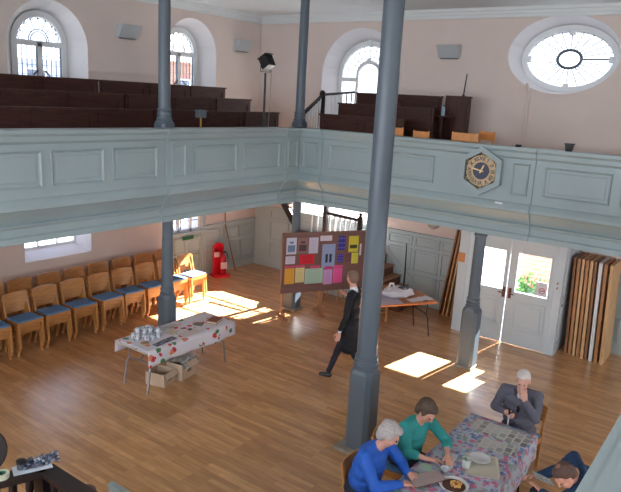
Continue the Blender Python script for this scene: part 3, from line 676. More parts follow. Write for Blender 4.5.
def text_mesh(body, size, m, parent, M, name='numeral', depth=0.003):
    cu_ = bpy.data.curves.new('t', 'FONT'); cu_.body = body; cu_.size = size; cu_.align_x = 'CENTER'; cu_.align_y = 'CENTER'; cu_.extrude = depth; cu_.offset = size*0.012
    o = bpy.data.objects.new('t', cu_); C.objects.link(o); bpy.context.view_layer.update()
    me = bpy.data.meshes.new_from_object(o.evaluated_get(bpy.context.evaluated_depsgraph_get())); bpy.data.objects.remove(o)
    me.materials.clear(); me.materials.append(m)
    n = bpy.data.objects.new(name, me); C.objects.link(n)
    if parent: n.parent = parent
    n.matrix_local = M; return n
# dial faces -X; seen from the nave, image right is -Y
FACE = Matrix(((0, 0, -1, 0), (-1, 0, 0, 0), (0, 1, 0, 0), (0, 0, 0, 1)))      # text x -> -Y, y -> Z, normal -> -X
for k, s_ in enumerate(('XII', 'I', 'II', 'III', 'IIII', 'V', 'VI', 'VII', 'VIII', 'IX', 'X', 'XI')):
    a = 2*PI*k/12
    text_mesh(s_, 0.085, M_black, ck, Matrix.Translation((-0.040, -0.189*math.sin(a), 0.189*math.cos(a))) @ FACE @ Matrix.Rotation(-a, 4, 'Z'))
def hand(name, ang, ln, wd):
    d = Vector((0, -math.sin(ang), math.cos(ang))); n_ = Vector((0, math.cos(ang), math.sin(ang)))
    p = [d*-0.04+n_*wd*0.5, d*ln*0.7+n_*wd*0.6, d*ln, d*ln*0.7-n_*wd*0.6, d*-0.04-n_*wd*0.5]
    MB().extrude([Vector((-0.052, 0, 0))+q for q in p], (0.004, 0, 0)).build(name, M_gold, ck)
hand('hour_hand', math.radians(24), 0.115, 0.022); hand('minute_hand', math.radians(282), 0.19, 0.018)
MB().lathe([(0.02, 0.04), (0.015, 0.062)], n=14, T=Tx).build('hub', M_gold, ck)

# ------------------------------------------------------------------ lights and fittings in the upper part
def uplighter(label, x, y, z, side):
    r = thing('wall_light', label, 'light', (x, y, z), 0 if side == 'A' else PI/2*-1, 'wall mounted uplighters')
    # local: wall plane at y=0, body towards -y ; wedge shape with open top
    h, d, wd = 0.25, 0.22, 0.23
    prof = [(0, 0.0, -h/2), (0, 0, h/2), (0, -d, h/2), (0, -0.07, -h/2)]
    MB().extrude([(-wd, p[1], p[2]) for p in prof], (2*wd, 0, 0)).build('housing', mat('lamp_grey', (186, 190, 192), 0.5), r)
    MB().box((-wd*0.8, -0.09, -h/2-0.02), (wd*0.8, -0.01, -h/2)).build('bracket', flat((120, 116, 120)), r)
    return r
uplighter('grey box uplighter on the left wall between the two arched windows', 8.62, YA, 5.48, 'A')
uplighter('white wedge uplighter on the left wall near the room corner', 12.0, YA, 5.52, 'A')
u = uplighter('grey box uplighter on the right wall between arched and oval windows', XB, 5.86, 5.46, 'B')
fs_ = thing('floodlight_stand', 'black floodlight on a tall thin stand in the left gallery', 'floodlight', (9.69, 8.22, ZG))
MB().tube([(0, 0, 0.02), (0, 0, 1.86)], 0.022, 10).build('pole', M_black, fs_, smooth=True)
for a in (0.3, 2.4, 4.5):
    MB().tube([(0, 0, 0.35), (0.25*math.cos(a), 0.25*math.sin(a), 0.01)], 0.012, 6).build('leg', M_black, fs_)
hd = MB(); T = Matrix.Translation((0, -0.02, 2.05)) @ Matrix.Rotation(math.radians(-30), 4, 'X') @ Matrix.Scale(0.8, 4); hd.box((-0.13, -0.13, -0.14), (0.13, 0.10, 0.15), T=T); hd.box((-0.15, -0.17, 0.13), (0.15, 0.12, 0.15), T=T)
hd.build('lamp_head', M_black, fs_); hd = MB(); hd.box((-0.11, -0.135, -0.12), (0.11, -0.131, 0.11), T=T); hd.build('lamp_glass', flat((20, 20, 28), 0.6), fs_)
MB().tube([(-0.14, 0, 2.05), (-0.14, 0, 1.88), (0.14, 0, 1.88), (0.14, 0, 2.05)], 0.010, 6).build('yoke', M_black, fs_)
MB().tube([(0.20, 0.02, 2.08), (0.21, 0.03, 1.4), (0.2, 0.05, 0.9), (0.16, 0.05, 0.02)], 0.007, 6).build('cable', flat((150, 140, 136)), fs_)
sl = thing('small_lamp', 'small grey lamp head on a yellow stem behind the left gallery front', 'lamp', (7.75, 7.95, ZG))
MB().tube([(0, 0, 0), (0, 0, 1.02)], 0.016, 8).build('stem', flat((186, 140, 60)), sl)
MB().box((-0.075, -0.06, 1.02), (0.075, 0.06, 1.13)).box((-0.085, -0.07, 1.12), (0.085, 0.07, 1.15)).build('head', flat((96, 104, 110), 0.4), sl, bevel=0.01)
pc = thing('parapet_box', 'small black open tub on the right gallery ledge right of the clock', 'tub', (XF+0.08, 2.55, 3.832))
MB().lathe([(0.055, 0), (0.078, 0.10), (0.09, 0.10), (0.09, 0.115), (0.07, 0.115), (0.055, 0.02)], n=4, a0=PI/4).build('tub', M_black, pc)
tag(MB().lathe([(0.04, 0), (0.05, 0.012), (0.045, 0.035), (0.01, 0.045)], n=14).build('ledge_puck', M_black, loc=(XF+0.08, 3.30, 3.832), smooth=True), 'tiny black puck on the gallery ledge above the clock panel', 'fitting')
tag(MB().box((-0.02, -0.06, 0), (0.02, 0.06, 0.03)).build('ledge_label', M_white, loc=(XF-0.075, 3.44, 2.945)), 'small white block on the moulding just below the clock', 'fitting')
cd = MB(); cd.tube([(0, 0, 0), (0, 0, 0.85), (-0.01, 0.06, 1.04)], 0.03, 10)
tag(cd.build('wall_conduit', M_wall, loc=(XB-0.03, 4.14, 3.85), smooth=True), 'pale vertical conduit running down the wall from the oval window', 'conduit')
wv = thing('wall_vent_light', 'round grey bulkhead on the pink wall under the right gallery', 'bulkhead light', (XB, 5.86, 1.90))
MB().lathe([(0.15, 0), (0.15, 0.03), (0.11, 0.07), (0.03, 0.09)], n=20, T=Tx).build('cover', flat((190, 176, 172)), wv, smooth=True)

# orange chairs whose backs show over the right gallery front
def child_chair(label, x, y, rz, wd=0.34, top=0.98):
    r = thing('chair', label, 'chair', (x, y, ZG), rz, 'orange chairs behind the right gallery front')
    MB().box((-0.2, -wd/2, 0.44), (0.18, wd/2, 0.47)).build('seat', M_chair2, r, bevel=0.006)
    MB().box((-0.205, -wd/2, top-0.14), (-0.185, wd/2, top)).build('backrest', M_chair2, r, bevel=0.006)
    for sx in (-1, 1):
        for sy in (-1, 1): MB().box((0.19*sx-0.013-0.005, sy*(wd/2-0.005)-0.013, 0), (0.19*sx+0.013-0.005, sy*(wd/2-0.005)+0.013, top+0.01 if sx < 0 else 0.44)).build('leg', M_chair2, r)
    return r
child_chair('single orange wooden chair back left of the clock behind the gallery front', 10.32, 5.25, PI, 0.30, 0.97)
child_chair('orange wooden chair, left of the pair above the clock', 10.35, 4.44, PI, 0.46, 1.00)
child_chair('orange wooden chair, right of the pair above the clock', 10.80, 4.27, PI*0.92, 0.30, 1.03)
child_chair('orange wooden chair just right of the thick column behind the gallery front', 10.32, 5.72, PI, 0.2, 1.0)
bt = thing('bottle', 'pale water bottle standing between the gallery pews and the lone pew end', 'bottle', (11.78, 5.46, 4.192)); 
MB().lathe([(0.035, 0), (0.038, 0.02), (0.038, 0.14), (0.015, 0.18)], n=12).build('body', flat((170, 190, 210), 0.1), bt, smooth=True)
MB().lathe([(0.016, 0.18), (0.016, 0.205)], n=10).build('cap', flat((40, 70, 130)), bt)

# ------------------------------------------------------------------ staircase on the right wall
M_step = mat('stair_wood', (110, 66, 52), 0.45, 0.15, 5); M_tread = mat('stair_carpet', (168, 132, 108), 0.9, 0.1, 20)
st = thing('staircase', 'dark wooden staircase climbing left along the right wall behind the noticeboard', 'staircase', (12.2, 6.0, 0))
def stb(mb, x0, x1, y0, y1, z0, z1, mi=0): return mb.box((x0-12.2, y0-6.0, z0), (x1-12.2, y1-6.0, z1), mi)
X0s, X1s = 11.86, XB-0.06
y = 6.30
n_st = 6
for k in range(n_st):
    z = 0.2*(k+1); y0 = 6.12+0.20*k-(0.0 if k else 0.03)
    s_ = MB(); stb(s_, X0s, X1s, y0, y0+0.23, z-0.2, z-0.025); s_.build('riser', M_step, st)
    s_ = MB(); stb(s_, X0s-0.02, X1s, y0-0.025, y0+0.23, z-0.025, z); s_.build('tread', M_tread, st)
s_ = MB(); stb(s_, X0s, X1s, 7.30, 8.08, 1.10, 1.20); stb(s_, 12.40, X1s, 8.08, 9.5, 1.10, 1.16); s_.build('landing', M_step, st)
s_ = MB(); stb(s_, X0s, X0s+0.04, 7.30, 8.08, 0, 1.10); s_.build('spandrel', M_dado, st)
for k in range(5):
    z = 1.35+0.21*(k+1); y0 = 9.5+0.16*k
    s_ = MB(); stb(s_, 12.48, X1s, y0-0.02, y0+0.17, z-0.04, z); s_.build('tread', M_tread, st)
s_ = MB(); s_.extrude([(12.46-12.2, 9.42-6, 1.14), (12.46-12.2, 9.42-6, 1.40), (12.46-12.2, 10.28-6, 2.50), (12.46-12.2, 10.28-6, 2.22)], (0.05, 0, 0)); s_.build('stringer', M_rail, st)
s_ = MB(); s_.extrude([(XB-0.055-12.2, 5.95-6, 0.16), (XB-0.055-12.2, 5.80-6, 0.16), (XB-0.055-12.2, 7.30-6, 1.50), (XB-0.055-12.2, 7.30-6, 1.36)], (0.02, 0, 0)); s_.build('wall_string', M_dado, st)
s_ = MB(); s_.bar((X0s-12.2, 7.2-6, 1.84), (X0s-12.2, 8.10-6, 1.88), 0.07, 0.06); s_.build('handrail', M_rail, st)
s_ = MB(); s_.bar((12.46-12.2, 8.12-6, 1.94), (12.46-12.2, 9.0-6, 1.98), 0.04, 0.04); s_.build('upper_handrail', M_rail, st)
for yy, z0, z1 in ((8.12, 0.9, 2.2), (7.2, 1.1, 1.90)):
    s_ = MB(); stb(s_, X0s-0.045, X0s+0.045, yy-0.045, yy+0.045, z0, z1); s_.lathe([(0.055, 0), (0.03, 0.04), (0.045, 0.07), (0.02, 0.11)], (X0s-12.2, yy-6, z1), 10); s_.build('newel', M_rail, st)
for k in range(6):
    b = MB(); baluster(b, X0s-12.2, 7.32+0.135*k-6, 1.20, 1.83, 0.028); b.build('baluster', M_white, st, smooth=True)
for k in range(5):
    b = MB(); yy = 8.24+0.17*k; baluster(b, 12.46-12.2, yy-6, 1.16, 1.94, 0.016); b.build('baluster', M_white, st, smooth=True)
s_ = MB(); s_.tube([(-0.18, 0.09, 0.0), (-0.18, 0.09, 0.9), (-0.18, 0.11, 1.5)], [0.022, 0.018, 0.010], 8); s_.build('stair_pole', M_rail, st)

# ------------------------------------------------------------------ stacks of chairs along the left wall
def stack_chair(name='stacking_chair'):
    r = thing(name, 'x', 'chair')
    wd, dp, h, hb = 0.46, 0.38, 0.43, 0.83
    s_ = MB(); s_.box((-wd/2, -dp/2, h-0.072), (wd/2, dp/2, h)); s_.build('seat_frame', M_chair, r, bevel=0.006)
    s_ = MB(); n = 6; vs = []
    s_.box((-wd/2+0.012, -dp/2-0.004, h+0.001), (wd/2-0.012, dp/2-0.03, h+0.03)); s_.build('seat_pad', M_seat, r, bevel=0.012)
    for sx in (-1, 1):
        x = sx*(wd/2-0.018)
        MB().bar((x, -dp/2+0.02, h-0.02), (x, -dp/2-0.012, 0.0), 0.034, 0.034).build('front_leg', M_chair, r)
        MB().bar((x, dp/2-0.01, 0.0), (x, dp/2-0.01, h), 0.034, 0.036).bar((x, dp/2-0.01, h), (x, dp/2+0.06, hb-0.06), 0.030, 0.034).build('back_leg', M_chair, r)
    b = MB(); n = 8                                     # curved back board with an arched top
    P0 = []; 
    for i in range(n+1):
        t_ = i/n*2-1; x = t_*wd/2*1.0; bow = 0.030*(1-t_*t_); arc = 0.022*(1-t_**4)
        P0.append((x, bow, arc))
    vs = []
    for x, bow, arc in P0:
        for (z, yy) in ((h+0.19, dp/2+0.015), (hb-0.03, dp/2+0.055)):
            for th in (0.0, 0.014):
                vs.append((x, yy+bow+th-0.006, z+(arc if z > h+0.2 else -arc*0.2)))
    fs = []
    for i in range(n):
        a = i*4; c_ = a+4
        fs += [(a, c_, c_+2, a+2), (a+1, c_+1, c_+3, a+3), (a+2, c_+2, c_+3, a+3), (a, c_, c_+1, a+1)]
    fs += [(0, 1, 3, 2), (n*4, n*4+1, n*4+3, n*4+2)]
    b.add(vs, fs).build('backrest', M_chair, r)
    MB().bar((-wd/2+0.02, dp/2-0.01, 0.2), (wd/2-0.02, dp/2-0.01, 0.2), 0.02, 0.03).build('stretcher', M_chair, r)
    return r
proto = stack_chair(); used = [False]
def put_chair(x, y, z, rz, label, group=None, cat='chair'):
    o = copy_tree(proto) if used[0] else proto
    used[0] = True; o.location = (x, y, z); o.rotation_euler.z = rz; tag(o, label, cat, group); return o
ords = ['first', 'second', 'third', 'fourth', 'fifth', 'sixth', 'seventh', 'eighth', 'ninth']
lv = ['bottom', 'middle', 'top']
for row, (x0, yy, dx) in (('front', (4.90, 9.74, 0.553)), ('back', (4.84, 10.40, 0.553))):
    for k in range(9):
        jx, jr = rnd.uniform(-0.015, 0.015), rnd.uniform(-0.05, 0.05)
        x = x0+dx*k; n_ = 3
        for i in range(n_):
            put_chair(x+jx+rnd.uniform(-.006, .006), yy+0.012*k*0.8-0.035*i+rnd.uniform(-0.01, 0.01), 0.075*i, jr,
                      'blue padded beech chair, %s of %s stack from the left, %s row' % (lv[i], ords[k], row), 'stacked chairs along the left wall')

# ------------------------------------------------------------------ folding tables
def folding_table(name, label, x, y, rz, L, W, h, m_top, m_leg, thick=0.03, rtube=0.013):
    r = thing(name, label, 'table', (x, y, 0), rz)
    MB().box((-L/2, -W/2, h-thick), (L/2, W/2, h)).build('tabletop', m_top, r, bevel=0.006)
    for s_ in (-1, 1):
        xx = s_*(L/2-0.14)
        for sy in (-1, 1):
            yy = sy*(W/2-0.08)
            MB().tube([(xx, yy*0.82, h-thick), (xx-s_*0.02, yy*0.86, h*0.62), (xx, yy*0.98, h*0.5), (xx+s_*0.05, yy, 0.0)], rtube, 8).build('leg', m_leg, r, smooth=True)
        MB().tube([(xx-s_*0.02, -(W/2-0.08)*0.86, h*0.62), (xx-s_*0.02, (W/2-0.08)*0.86, h*0.62)], rtube*0.9, 8).build('cross_brace', m_leg, r)
        MB().tube([(xx-s_*0.02, 0, h*0.62), (xx-s_*0.35, 0, h-thick)], rtube*0.8, 6).build('stay', m_steel_ if False else m_leg, r)
    return r
def drape(name, label, x, y, rz, L, W, h, hems, m, seed=1, wave=0.012):
    """tablecloth: top + hanging hems (dict side->drop) with soft waves"""
    mb = MB(); t0 = h+0.002; nx, ny = 36, 16; rr = random.Random(seed)
    ph = [rr.uniform(0, 6) for _ in range(8)]
    def top(i, j): return (-L/2+L*i/nx, -W/2+W*j/ny, t0)
    for i in range(nx):
        for j in range(ny): mb.add([top(i, j), top(i+1, j), top(i+1, j+1), top(i, j+1)], [(0, 1, 2, 3)])
    def hem(fn, n, drop, nrm, k):
        rows = 6
        def p(i, r_):
            b = Vector(fn(i/n)); t_ = r_/rows; s_ = i/n
            o = 0.008+wave*t_*(1.2+math.sin(s_*17+ph[k])+0.6*math.sin(s_*31+ph[k+1]))
            return b+Vector(nrm)*o*(0.25 if r_ == 0 else 1)+Vector((0, 0, -drop*t_*(1+0.05*math.sin(s_*9+ph[k]))))
        for i in range(n):
            for r_ in range(rows): mb.add([p(i, r_), p(i+1, r_), p(i+1, r_+1), p(i, r_+1)], [(0, 1, 2, 3)])
    if 'S' in hems: hem(lambda t_: (-L/2+L*t_, -W/2, t0), 36, hems['S'], (0, -1, 0), 0)
    if 'N' in hems: hem(lambda t_: (-L/2+L*t_, W/2, t0), 36, hems['N'], (0, 1, 0), 1)
    if 'E' in hems: hem(lambda t_: (L/2, -W/2+W*t_, t0), 16, hems['E'], (1, 0, 0), 2)
    if 'W' in hems: hem(lambda t_: (-L/2, -W/2+W*t_, t0), 16, hems['W'], (-1, 0, 0), 3)
    bm = bmesh.new(); vs = [bm.verts.new(v) for v in mb.v]
    for f_ in mb.f: bm.faces.new([vs[i] for i in f_])
    bmesh.ops.remove_doubles(bm, verts=bm.verts, dist=0.0005); bmesh.ops.recalc_face_normals(bm, faces=bm.faces)
    me = bpy.data.meshes.new(name); bm.to_mesh(me); bm.free(); me.materials.append(m)
    for p_ in me.polygons: p_.use_smooth = True
    o = bpy.data.objects.new(name, me); C.objects.link(o); o.location = (x, y, 0); o.rotation_euler.z = rz
    so = o.modifiers.new('thickness', 'SOLIDIFY'); so.thickness = 0.003; so.offset = 1
    tag(o, label, 'tablecloth'); return o

# table with the fruit print cloth, in front of the slim column
T1 = (6.60, 7.22, 0.0)
folding_table('folding_table', 'folding table with grey tube legs in front of the left slim column', T1[0], T1[1], 0, 1.83, 0.70, 0.70, flat((190, 180, 170)), M_steel, rtube=0.017)
drape('tablecloth', 'white tablecloth with red and green fruit print on the left folding table', T1[0]+0.02, T1[1], 0, 1.84, 0.72, 0.70, {'S': 0.22, 'N': 0.2, 'W': 0.0}, M_fruit, 3)
# items on it
ZT = 0.7055
cups = [(5.92, 7.36), (5.93, 7.46), (6.32, 7.30), (6.30, 7.48), (6.20, 7.49), (6.10, 7.50), (5.98, 7.42), (6.07, 7.42), (6.16, 7.40), (6.03, 7.33), (6.13, 7.31), (6.23, 7.31), (6.00, 7.23), (6.10, 7.22), (6.20, 7.21), (6.27, 7.40)]
def mug(x, y, z, rz, label, tilt=0):
    r = thing('mug', label, 'mug', (x, y, z), rz, 'patterned mugs on the fruit print cloth')
    b = MB(); b.lathe([(0.028, 0), (0.036, 0.006), (0.038, 0.075), (0.034, 0.075), (0.032, 0.012), (0.005, 0.01)], n=16); b.build('body', M_cups, r, smooth=True)
    h = MB(); h.tube([(0.036, 0, 0.062), (0.058, 0, 0.058), (0.060, 0, 0.030), (0.036, 0, 0.018)], 0.005, 6); h.build('handle', M_cups, r, smooth=True); return r
for k, (x, y) in enumerate(cups): mug(x, y, ZT, rnd.uniform(0, 6), 'blue and white patterned mug in the cluster on the fruit print tablecloth')
for k, (x, y) in enumerate([(5.98, 7.42), (6.07, 7.42), (6.16, 7.40), (6.03, 7.33), (6.13, 7.31), (6.20, 7.21)]): mug(x, y, ZT+0.077, rnd.uniform(0, 6), 'blue and white patterned mug stacked on the others in the cluster')
def slab(name, label, cat, x, y, z, rz, a, b, h, m, group=None, m2=None, tilt=None):
    o = MB().box((-a/2, -b/2, 0), (a/2, b/2, h)).build(name, m, loc=(x, y, z), rotz=rz)
    if tilt: o.rotation_euler = (tilt[0], tilt[1], rz)
    tag(o, label, cat, group); return o
tag(MB().lathe([(0.062, 0), (0.065, 0.004), (0.065, 0.012), (0.06, 0.014)], n=28).build('cork_mat', flat((186, 150, 116)), loc=(5.90, 7.16, ZT)), 'round tan mat beside the mug cluster on the fruit cloth', 'mat')
slab('magazine', 'grey blue magazine at the front edge, nearest the round mat', 'magazine', 6.02, 6.99, ZT, 0.1, 0.16, 0.11, 0.008, M_collage)
slab('magazine', 'second grey blue magazine along the front edge, right of the first', 'magazine', 6.24, 7.02, ZT, 0.06, 0.26, 0.12, 0.006, M_collage)
slab('card', 'cream leaflet lying at the middle of the fruit print table', 'leaflet', 6.50, 7.22, ZT, 0.3, 0.22, 0.15, 0.003, flat((206, 198, 180)))
slab('card', 'white leaflet with brown print near the column on the fruit table', 'leaflet', 6.68, 7.42, ZT, 0.1, 0.20, 0.12, 0.003, M_news)
slab('card', 'grey printed leaflet behind the mugs on the fruit table', 'leaflet', 6.44, 7.44, ZT, -0.3, 0.24, 0.14, 0.003, M_leaf)
slab('card', 'white sheet at the far right back of the fruit table', 'leaflet', 7.20, 7.44, ZT, 0.1, 0.4, 0.14, 0.002, M_paper)
slab('framed_card', 'olive brown square card right of centre on the fruit table', 'card', 7.03, 7.19, ZT, 0.5, 0.15, 0.15, 0.006, flat((126, 122, 106)))
slab('card', 'wide pale sheet along the front centre of the fruit table', 'leaflet', 6.66, 7.02, ZT, 0.02, 0.36, 0.20, 0.002, flat((216, 206, 204)))
hk = thing('hinged_case', 'brown leather book lying at the right end of the fruit table', 'book', (7.30, 7.10, ZT), 0.35)
MB().box((-0.13, -0.09, 0), (0.13, 0.09, 0.008)).box((-0.13, -0.09, 0.034), (0.13, 0.09, 0.042)).box((-0.13, 0.082, 0), (0.13, 0.09, 0.042)).build('cover', flat((140, 88, 76)), hk)
MB().box((-0.125, -0.085, 0.008), (0.125, 0.082, 0.034)).build('pages', flat((222, 200, 170)), hk)
tag(MB().lathe([(0.034, 0), (0.034, 0.012), (0.02, 0.016)], n=16).build('lens_cap', M_black, loc=(6.76, 7.11, ZT)), 'small black disc near the centre of the fruit print table', 'disc')
# cardboard boxes beneath
def carton(label, x, y, rz, a, b, h):
    r = thing('cardboard_box', label, 'box', (x, y, 0), rz, 'cardboard boxes under the fruit table'); w_ = 0.006
    MB().box((-a/2, -b/2, 0), (a/2, b/2, w_)).box((-a/2, -b/2, 0), (a/2, -b/2+w_, h)).box((-a/2, b/2-w_, 0), (a/2, b/2, h)).box((-a/2, -b/2, 0), (-a/2+w_, b/2, h)).box((a/2-w_, -b/2, 0), (a/2, b/2, h)).build('body', M_card, r)
    MB().add([(-a/2, -b/2, h), (a/2, -b/2, h), (a/2, -b/2-0.05, h-0.07), (-a/2, -b/2-0.05, h-0.07)], [(0, 1, 2, 3)]).build('flap', M_card, r)
    MB().box((-0.05, -b/2-0.004, h*0.4), (0.05, -b/2, h*0.7)).build('print', flat((140, 110, 90)), r)
    return r
carton('open cardboard box under the fruit table, left one by the leg', 6.17, 7.12, 0.25, 0.30, 0.34, 0.21)
carton('cardboard box under the fruit table, right one topped with newspaper', 6.56, 7.08, 0.22, 0.38, 0.30, 0.27)
np_ = MB(); 
for i in range(10):
    for j in range(6):
        def q(a, b): return (-0.22+0.044*a, -0.17+0.055*b, 0.012*math.sin(a*1.1+b)+0.02-(0.10*max(0, (1.5-b)/1.5)))
        np_.add([q(i, j), q(i+1, j), q(i+1, j+1), q(i, j+1)], [(0, 1, 2, 3)])
tag(np_.build('newspaper', M_news, loc=(6.58, 7.06, 0.285), rotz=0.3, smooth=True), 'crumpled newspaper on the right cardboard box under the fruit table', 'newspaper')

# wooden folding table by the stairs
ax_s, ax_l = Vector((0.56, 0.83)), Vector((-0.83, 0.56))
c3 = Vector((11.03, 4.83))+ax_s*0.38+ax_l*0.80; rz3 = math.atan2(0.56, -0.83)
folding_table('folding_table', 'orange wooden folding table with black legs beside the stairs', c3.x, c3.y, rz3, 1.60, 0.76, 0.72, M_table, M_black, 0.035, 0.012)
def on3(l, s_): p = Vector((11.03, 4.83))+ax_l*l+ax_s*s_; return p.x, p.y
bag = thing('plastic_bag', 'white crumpled carrier bag with dark printing on the orange table', 'bag', (*on3(0.66, 0.44), 0.7215), rz3)
bag.scale = (1.15, 1.25, 1.3)
bm = bmesh.new(); bmesh.ops.create_icosphere(bm, subdivisions=4, radius=1)
for v in bm.verts:
    n_ = noise.noise(v.co*2.3)*0.22+noise.noise(v.co*5)*0.10
    k = 1+n_; z = v.co.z*k; v.co = Vector((v.co.x*k*0.27, v.co.y*k*0.17, max(0.0, 0.075+z*0.085)))
me = bpy.data.meshes.new('sack'); bm.to_mesh(me); bm.free(); me.materials.append(mat('white_plastic', (222, 220, 228), 0.35, 0.02))
for p_ in me.polygons: p_.use_smooth = True
o = bpy.data.objects.new('sack', me); C.objects.link(o); o.parent = bag
MB().tube([(0.06, 0, 0.13), (0.10, 0.03, 0.22), (0.15, 0.02, 0.22), (0.18, 0, 0.11)], [0.012, 0.02, 0.02, 0.012], 8).build('handle', MATS['white_plastic'], bag, smooth=True)
bm = bmesh.new(); bmesh.ops.create_icosphere(bm, subdivisions=3, radius=1)
for v in bm.verts:
    n_ = noise.noise(v.co*3)*0.2; v.co = Vector((v.co.x*0.10*(1+n_)-0.08, v.co.y*0.07*(1+n_)+0.05, 0.145+v.co.z*0.03*(1+n_)))
me = bpy.data.meshes.new('print'); bm.to_mesh(me); bm.free(); me.materials.append(M_collage)
o = bpy.data.objects.new('contents', me); C.objects.link(o); o.parent = bag
x, y = on3(0.20, 0.18); slab('paper_sheet', 'white sheet of paper left of the open book on the orange table', 'paper', *on3(0.42, 0.20), 0.7215, rz3+0.2, 0.26, 0.19, 0.002, M_paper)
slab('paper_sheet', 'wide pale cloth sheet at the left end of the orange table', 'paper', *on3(0.98, 0.32), 0.7215, rz3, 0.55, 0.60, 0.004, flat((206, 196, 210)))
ob = thing('open_book', 'open white book at the right end of the orange table', 'book', (*on3(0.15, 0.24), 0.7215), rz3+0.25)
for s_ in (-1, 1):
    b = MB(); n = 6; vs = []
    for i in range(n+1):
        t_ = i/n; vs += [(s_*0.14*t_, -0.10, 0.018*math.sin(PI*min(1, t_*1.0))*0.8+0.006), (s_*0.14*t_, 0.10, 0.018*math.sin(PI*t_)*0.8+0.006)]
    vs2 = [(a, b_, 0.001) for a, b_, _ in vs]; fs = []
    for i in range(n): fs += [(2*i, 2*i+1, 2*i+3, 2*i+2), tuple(2*(n+1)+q for q in (2*i, 2*i+1, 2*i+3, 2*i+2)), (2*i, 2*i+2, 2*i+2+2*(n+1), 2*i+2*(n+1)), (2*i+1, 2*i+3, 2*i+3+2*(n+1), 2*i+1+2*(n+1))]
    fs.append((2*n, 2*n+1, 2*n+1+2*(n+1), 2*n+2*(n+1)))
    b.add(vs+vs2, fs).build('page_block', M_paper, ob)
tag(MB().box((-0.05, -0.012, 0), (0.05, 0.012, 0.012)).build('pen_case', M_black, loc=(*on3(0.22, 0.10), 0.7215), rotz=rz3+0.2), 'short black pen case by the front edge of the orange table', 'pen')

# ------------------------------------------------------------------ noticeboard on wooden trestle feet
A_, B_ = Vector((9.858, 7.692)), Vector((10.574, 7.267)); dv = (B_-A_).normalized(); rzn = math.atan2(dv.y, dv.x)
nbd = thing('noticeboard', 'brown noticeboard on wooden feet pinned with coloured papers and posters', 'noticeboard', (A_.x, A_.y, 0), rzn)
LB = 1.80
MB().box((-0.03, -0.02, 0.62), (LB, 0.02, 1.72)).build('board', M_hess, nbd)
M_oakf = mat('light_oak', (170, 122, 88), 0.5, 0.1, 6)
e = MB(); e.box((-0.06, -0.028, 0.52), (-0.03, 0.028, 1.75)); e.box((-0.06, -0.028, 1.72), (LB+0.03, 0.028, 1.75)); e.box((LB, -0.028, 0.52), (LB+0.03, 0.028, 1.75)); e.box((-0.06, -0.026, 0.50), (LB+0.03, 0.026, 0.62)); e.build('frame', mat('frame_brown', (132, 98, 90), 0.7, 0.05), nbd)
for xx in (0.0, 0.83, 1.66):
    ft = MB(); ft.box((xx-0.022, -0.018, 0.03), (xx+0.022, 0.018, 0.56)); ft.build('leg', M_oakf, nbd)
    ft = MB(); ft.bar((xx, -0.27, 0.025), (xx, 0.27, 0.025), 0.045, 0.045); ft.bar((xx, -0.16, 0.04), (xx, -0.0, 0.22), 0.02, 0.03); ft.bar((xx, 0.16, 0.04), (xx, 0.0, 0.22), 0.02, 0.03); ft.build('foot', M_oakf, nbd)
# papers: px coordinates in the close-up crop (621x483, board 25..560 x 60..440) are turned into board coordinates once
def pap(name, label, u0, u1, v0, v1, col, marks=None, style='lines', mcol=(120, 116, 130)):
    """u along board (m), v height (m)"""
    o = MB().box((-(u1-u0)/2, -0.003, -(v1-v0)/2), ((u1-u0)/2, 0.0, (v1-v0)/2)).build(name, flat(col, 0.7))
    o.location = (A_.x+dv.x*(u0+u1)/2+dv.y*0.0215, A_.y+dv.y*(u0+u1)/2-dv.x*0.0215, (v0+v1)/2); o.rotation_euler.z = rzn
    tag(o, label, 'notice', 'papers pinned on the noticeboard')
    W_, H_ = u1-u0, v1-v0; k = MB()
    if style == 'lines':
        n = max(2, int(H_/0.035))
        for i in range(n):
            z = H_/2-H_*(i+0.8)/(n+0.6); l_ = W_*0.38*(0.75+0.25*((i*7) % 3)/2); k.box((-l_, -0.0045, z-0.003), (l_, -0.003, z+0.003))
    elif style == 'photo':
        k.box((-W_*0.36, -0.0045, -H_*0.36), (W_*0.36, -0.003, H_*0.05)); k.box((-W_*0.2, -0.0045, H_*0.15), (W_*0.2, -0.003, H_*0.28))
    elif style == 'figures':
        for s_ in (-0.14, 0.16):
            k.box((W_*s_-W_*0.09, -0.0045, -H_*0.28), (W_*s_+W_*0.09, -0.003, H_*0.08)); k.lathe([(W_*0.06, -0.004), (W_*0.06, -0.003)], (0, 0, 0), 12, T=Matrix.Translation((W_*s_, -0.0005, H_*0.14)) @ Matrix.Rotation(PI/2, 4, 'X'))
    elif style == 'band':
        k.box((-W_*0.38, -0.0045, -H_*0.28), (W_*0.38, -0.003, -H_*0.05))
    elif style == 'spots':
        for i in range(9): 
            a, b = W_*(-0.35+0.35*(i % 3)), H_*(-0.33+0.33*(i//3)); k.box((a-0.012, -0.0045, b-0.012), (a+0.014, -0.003, b+0.014))
    k.build('print', flat(mcol), o)
    return o
PW = 0.004
def bx_(px0, px1): return (px0-25)/535*1.72-0.03, (px1-25)/535*1.72-0.03
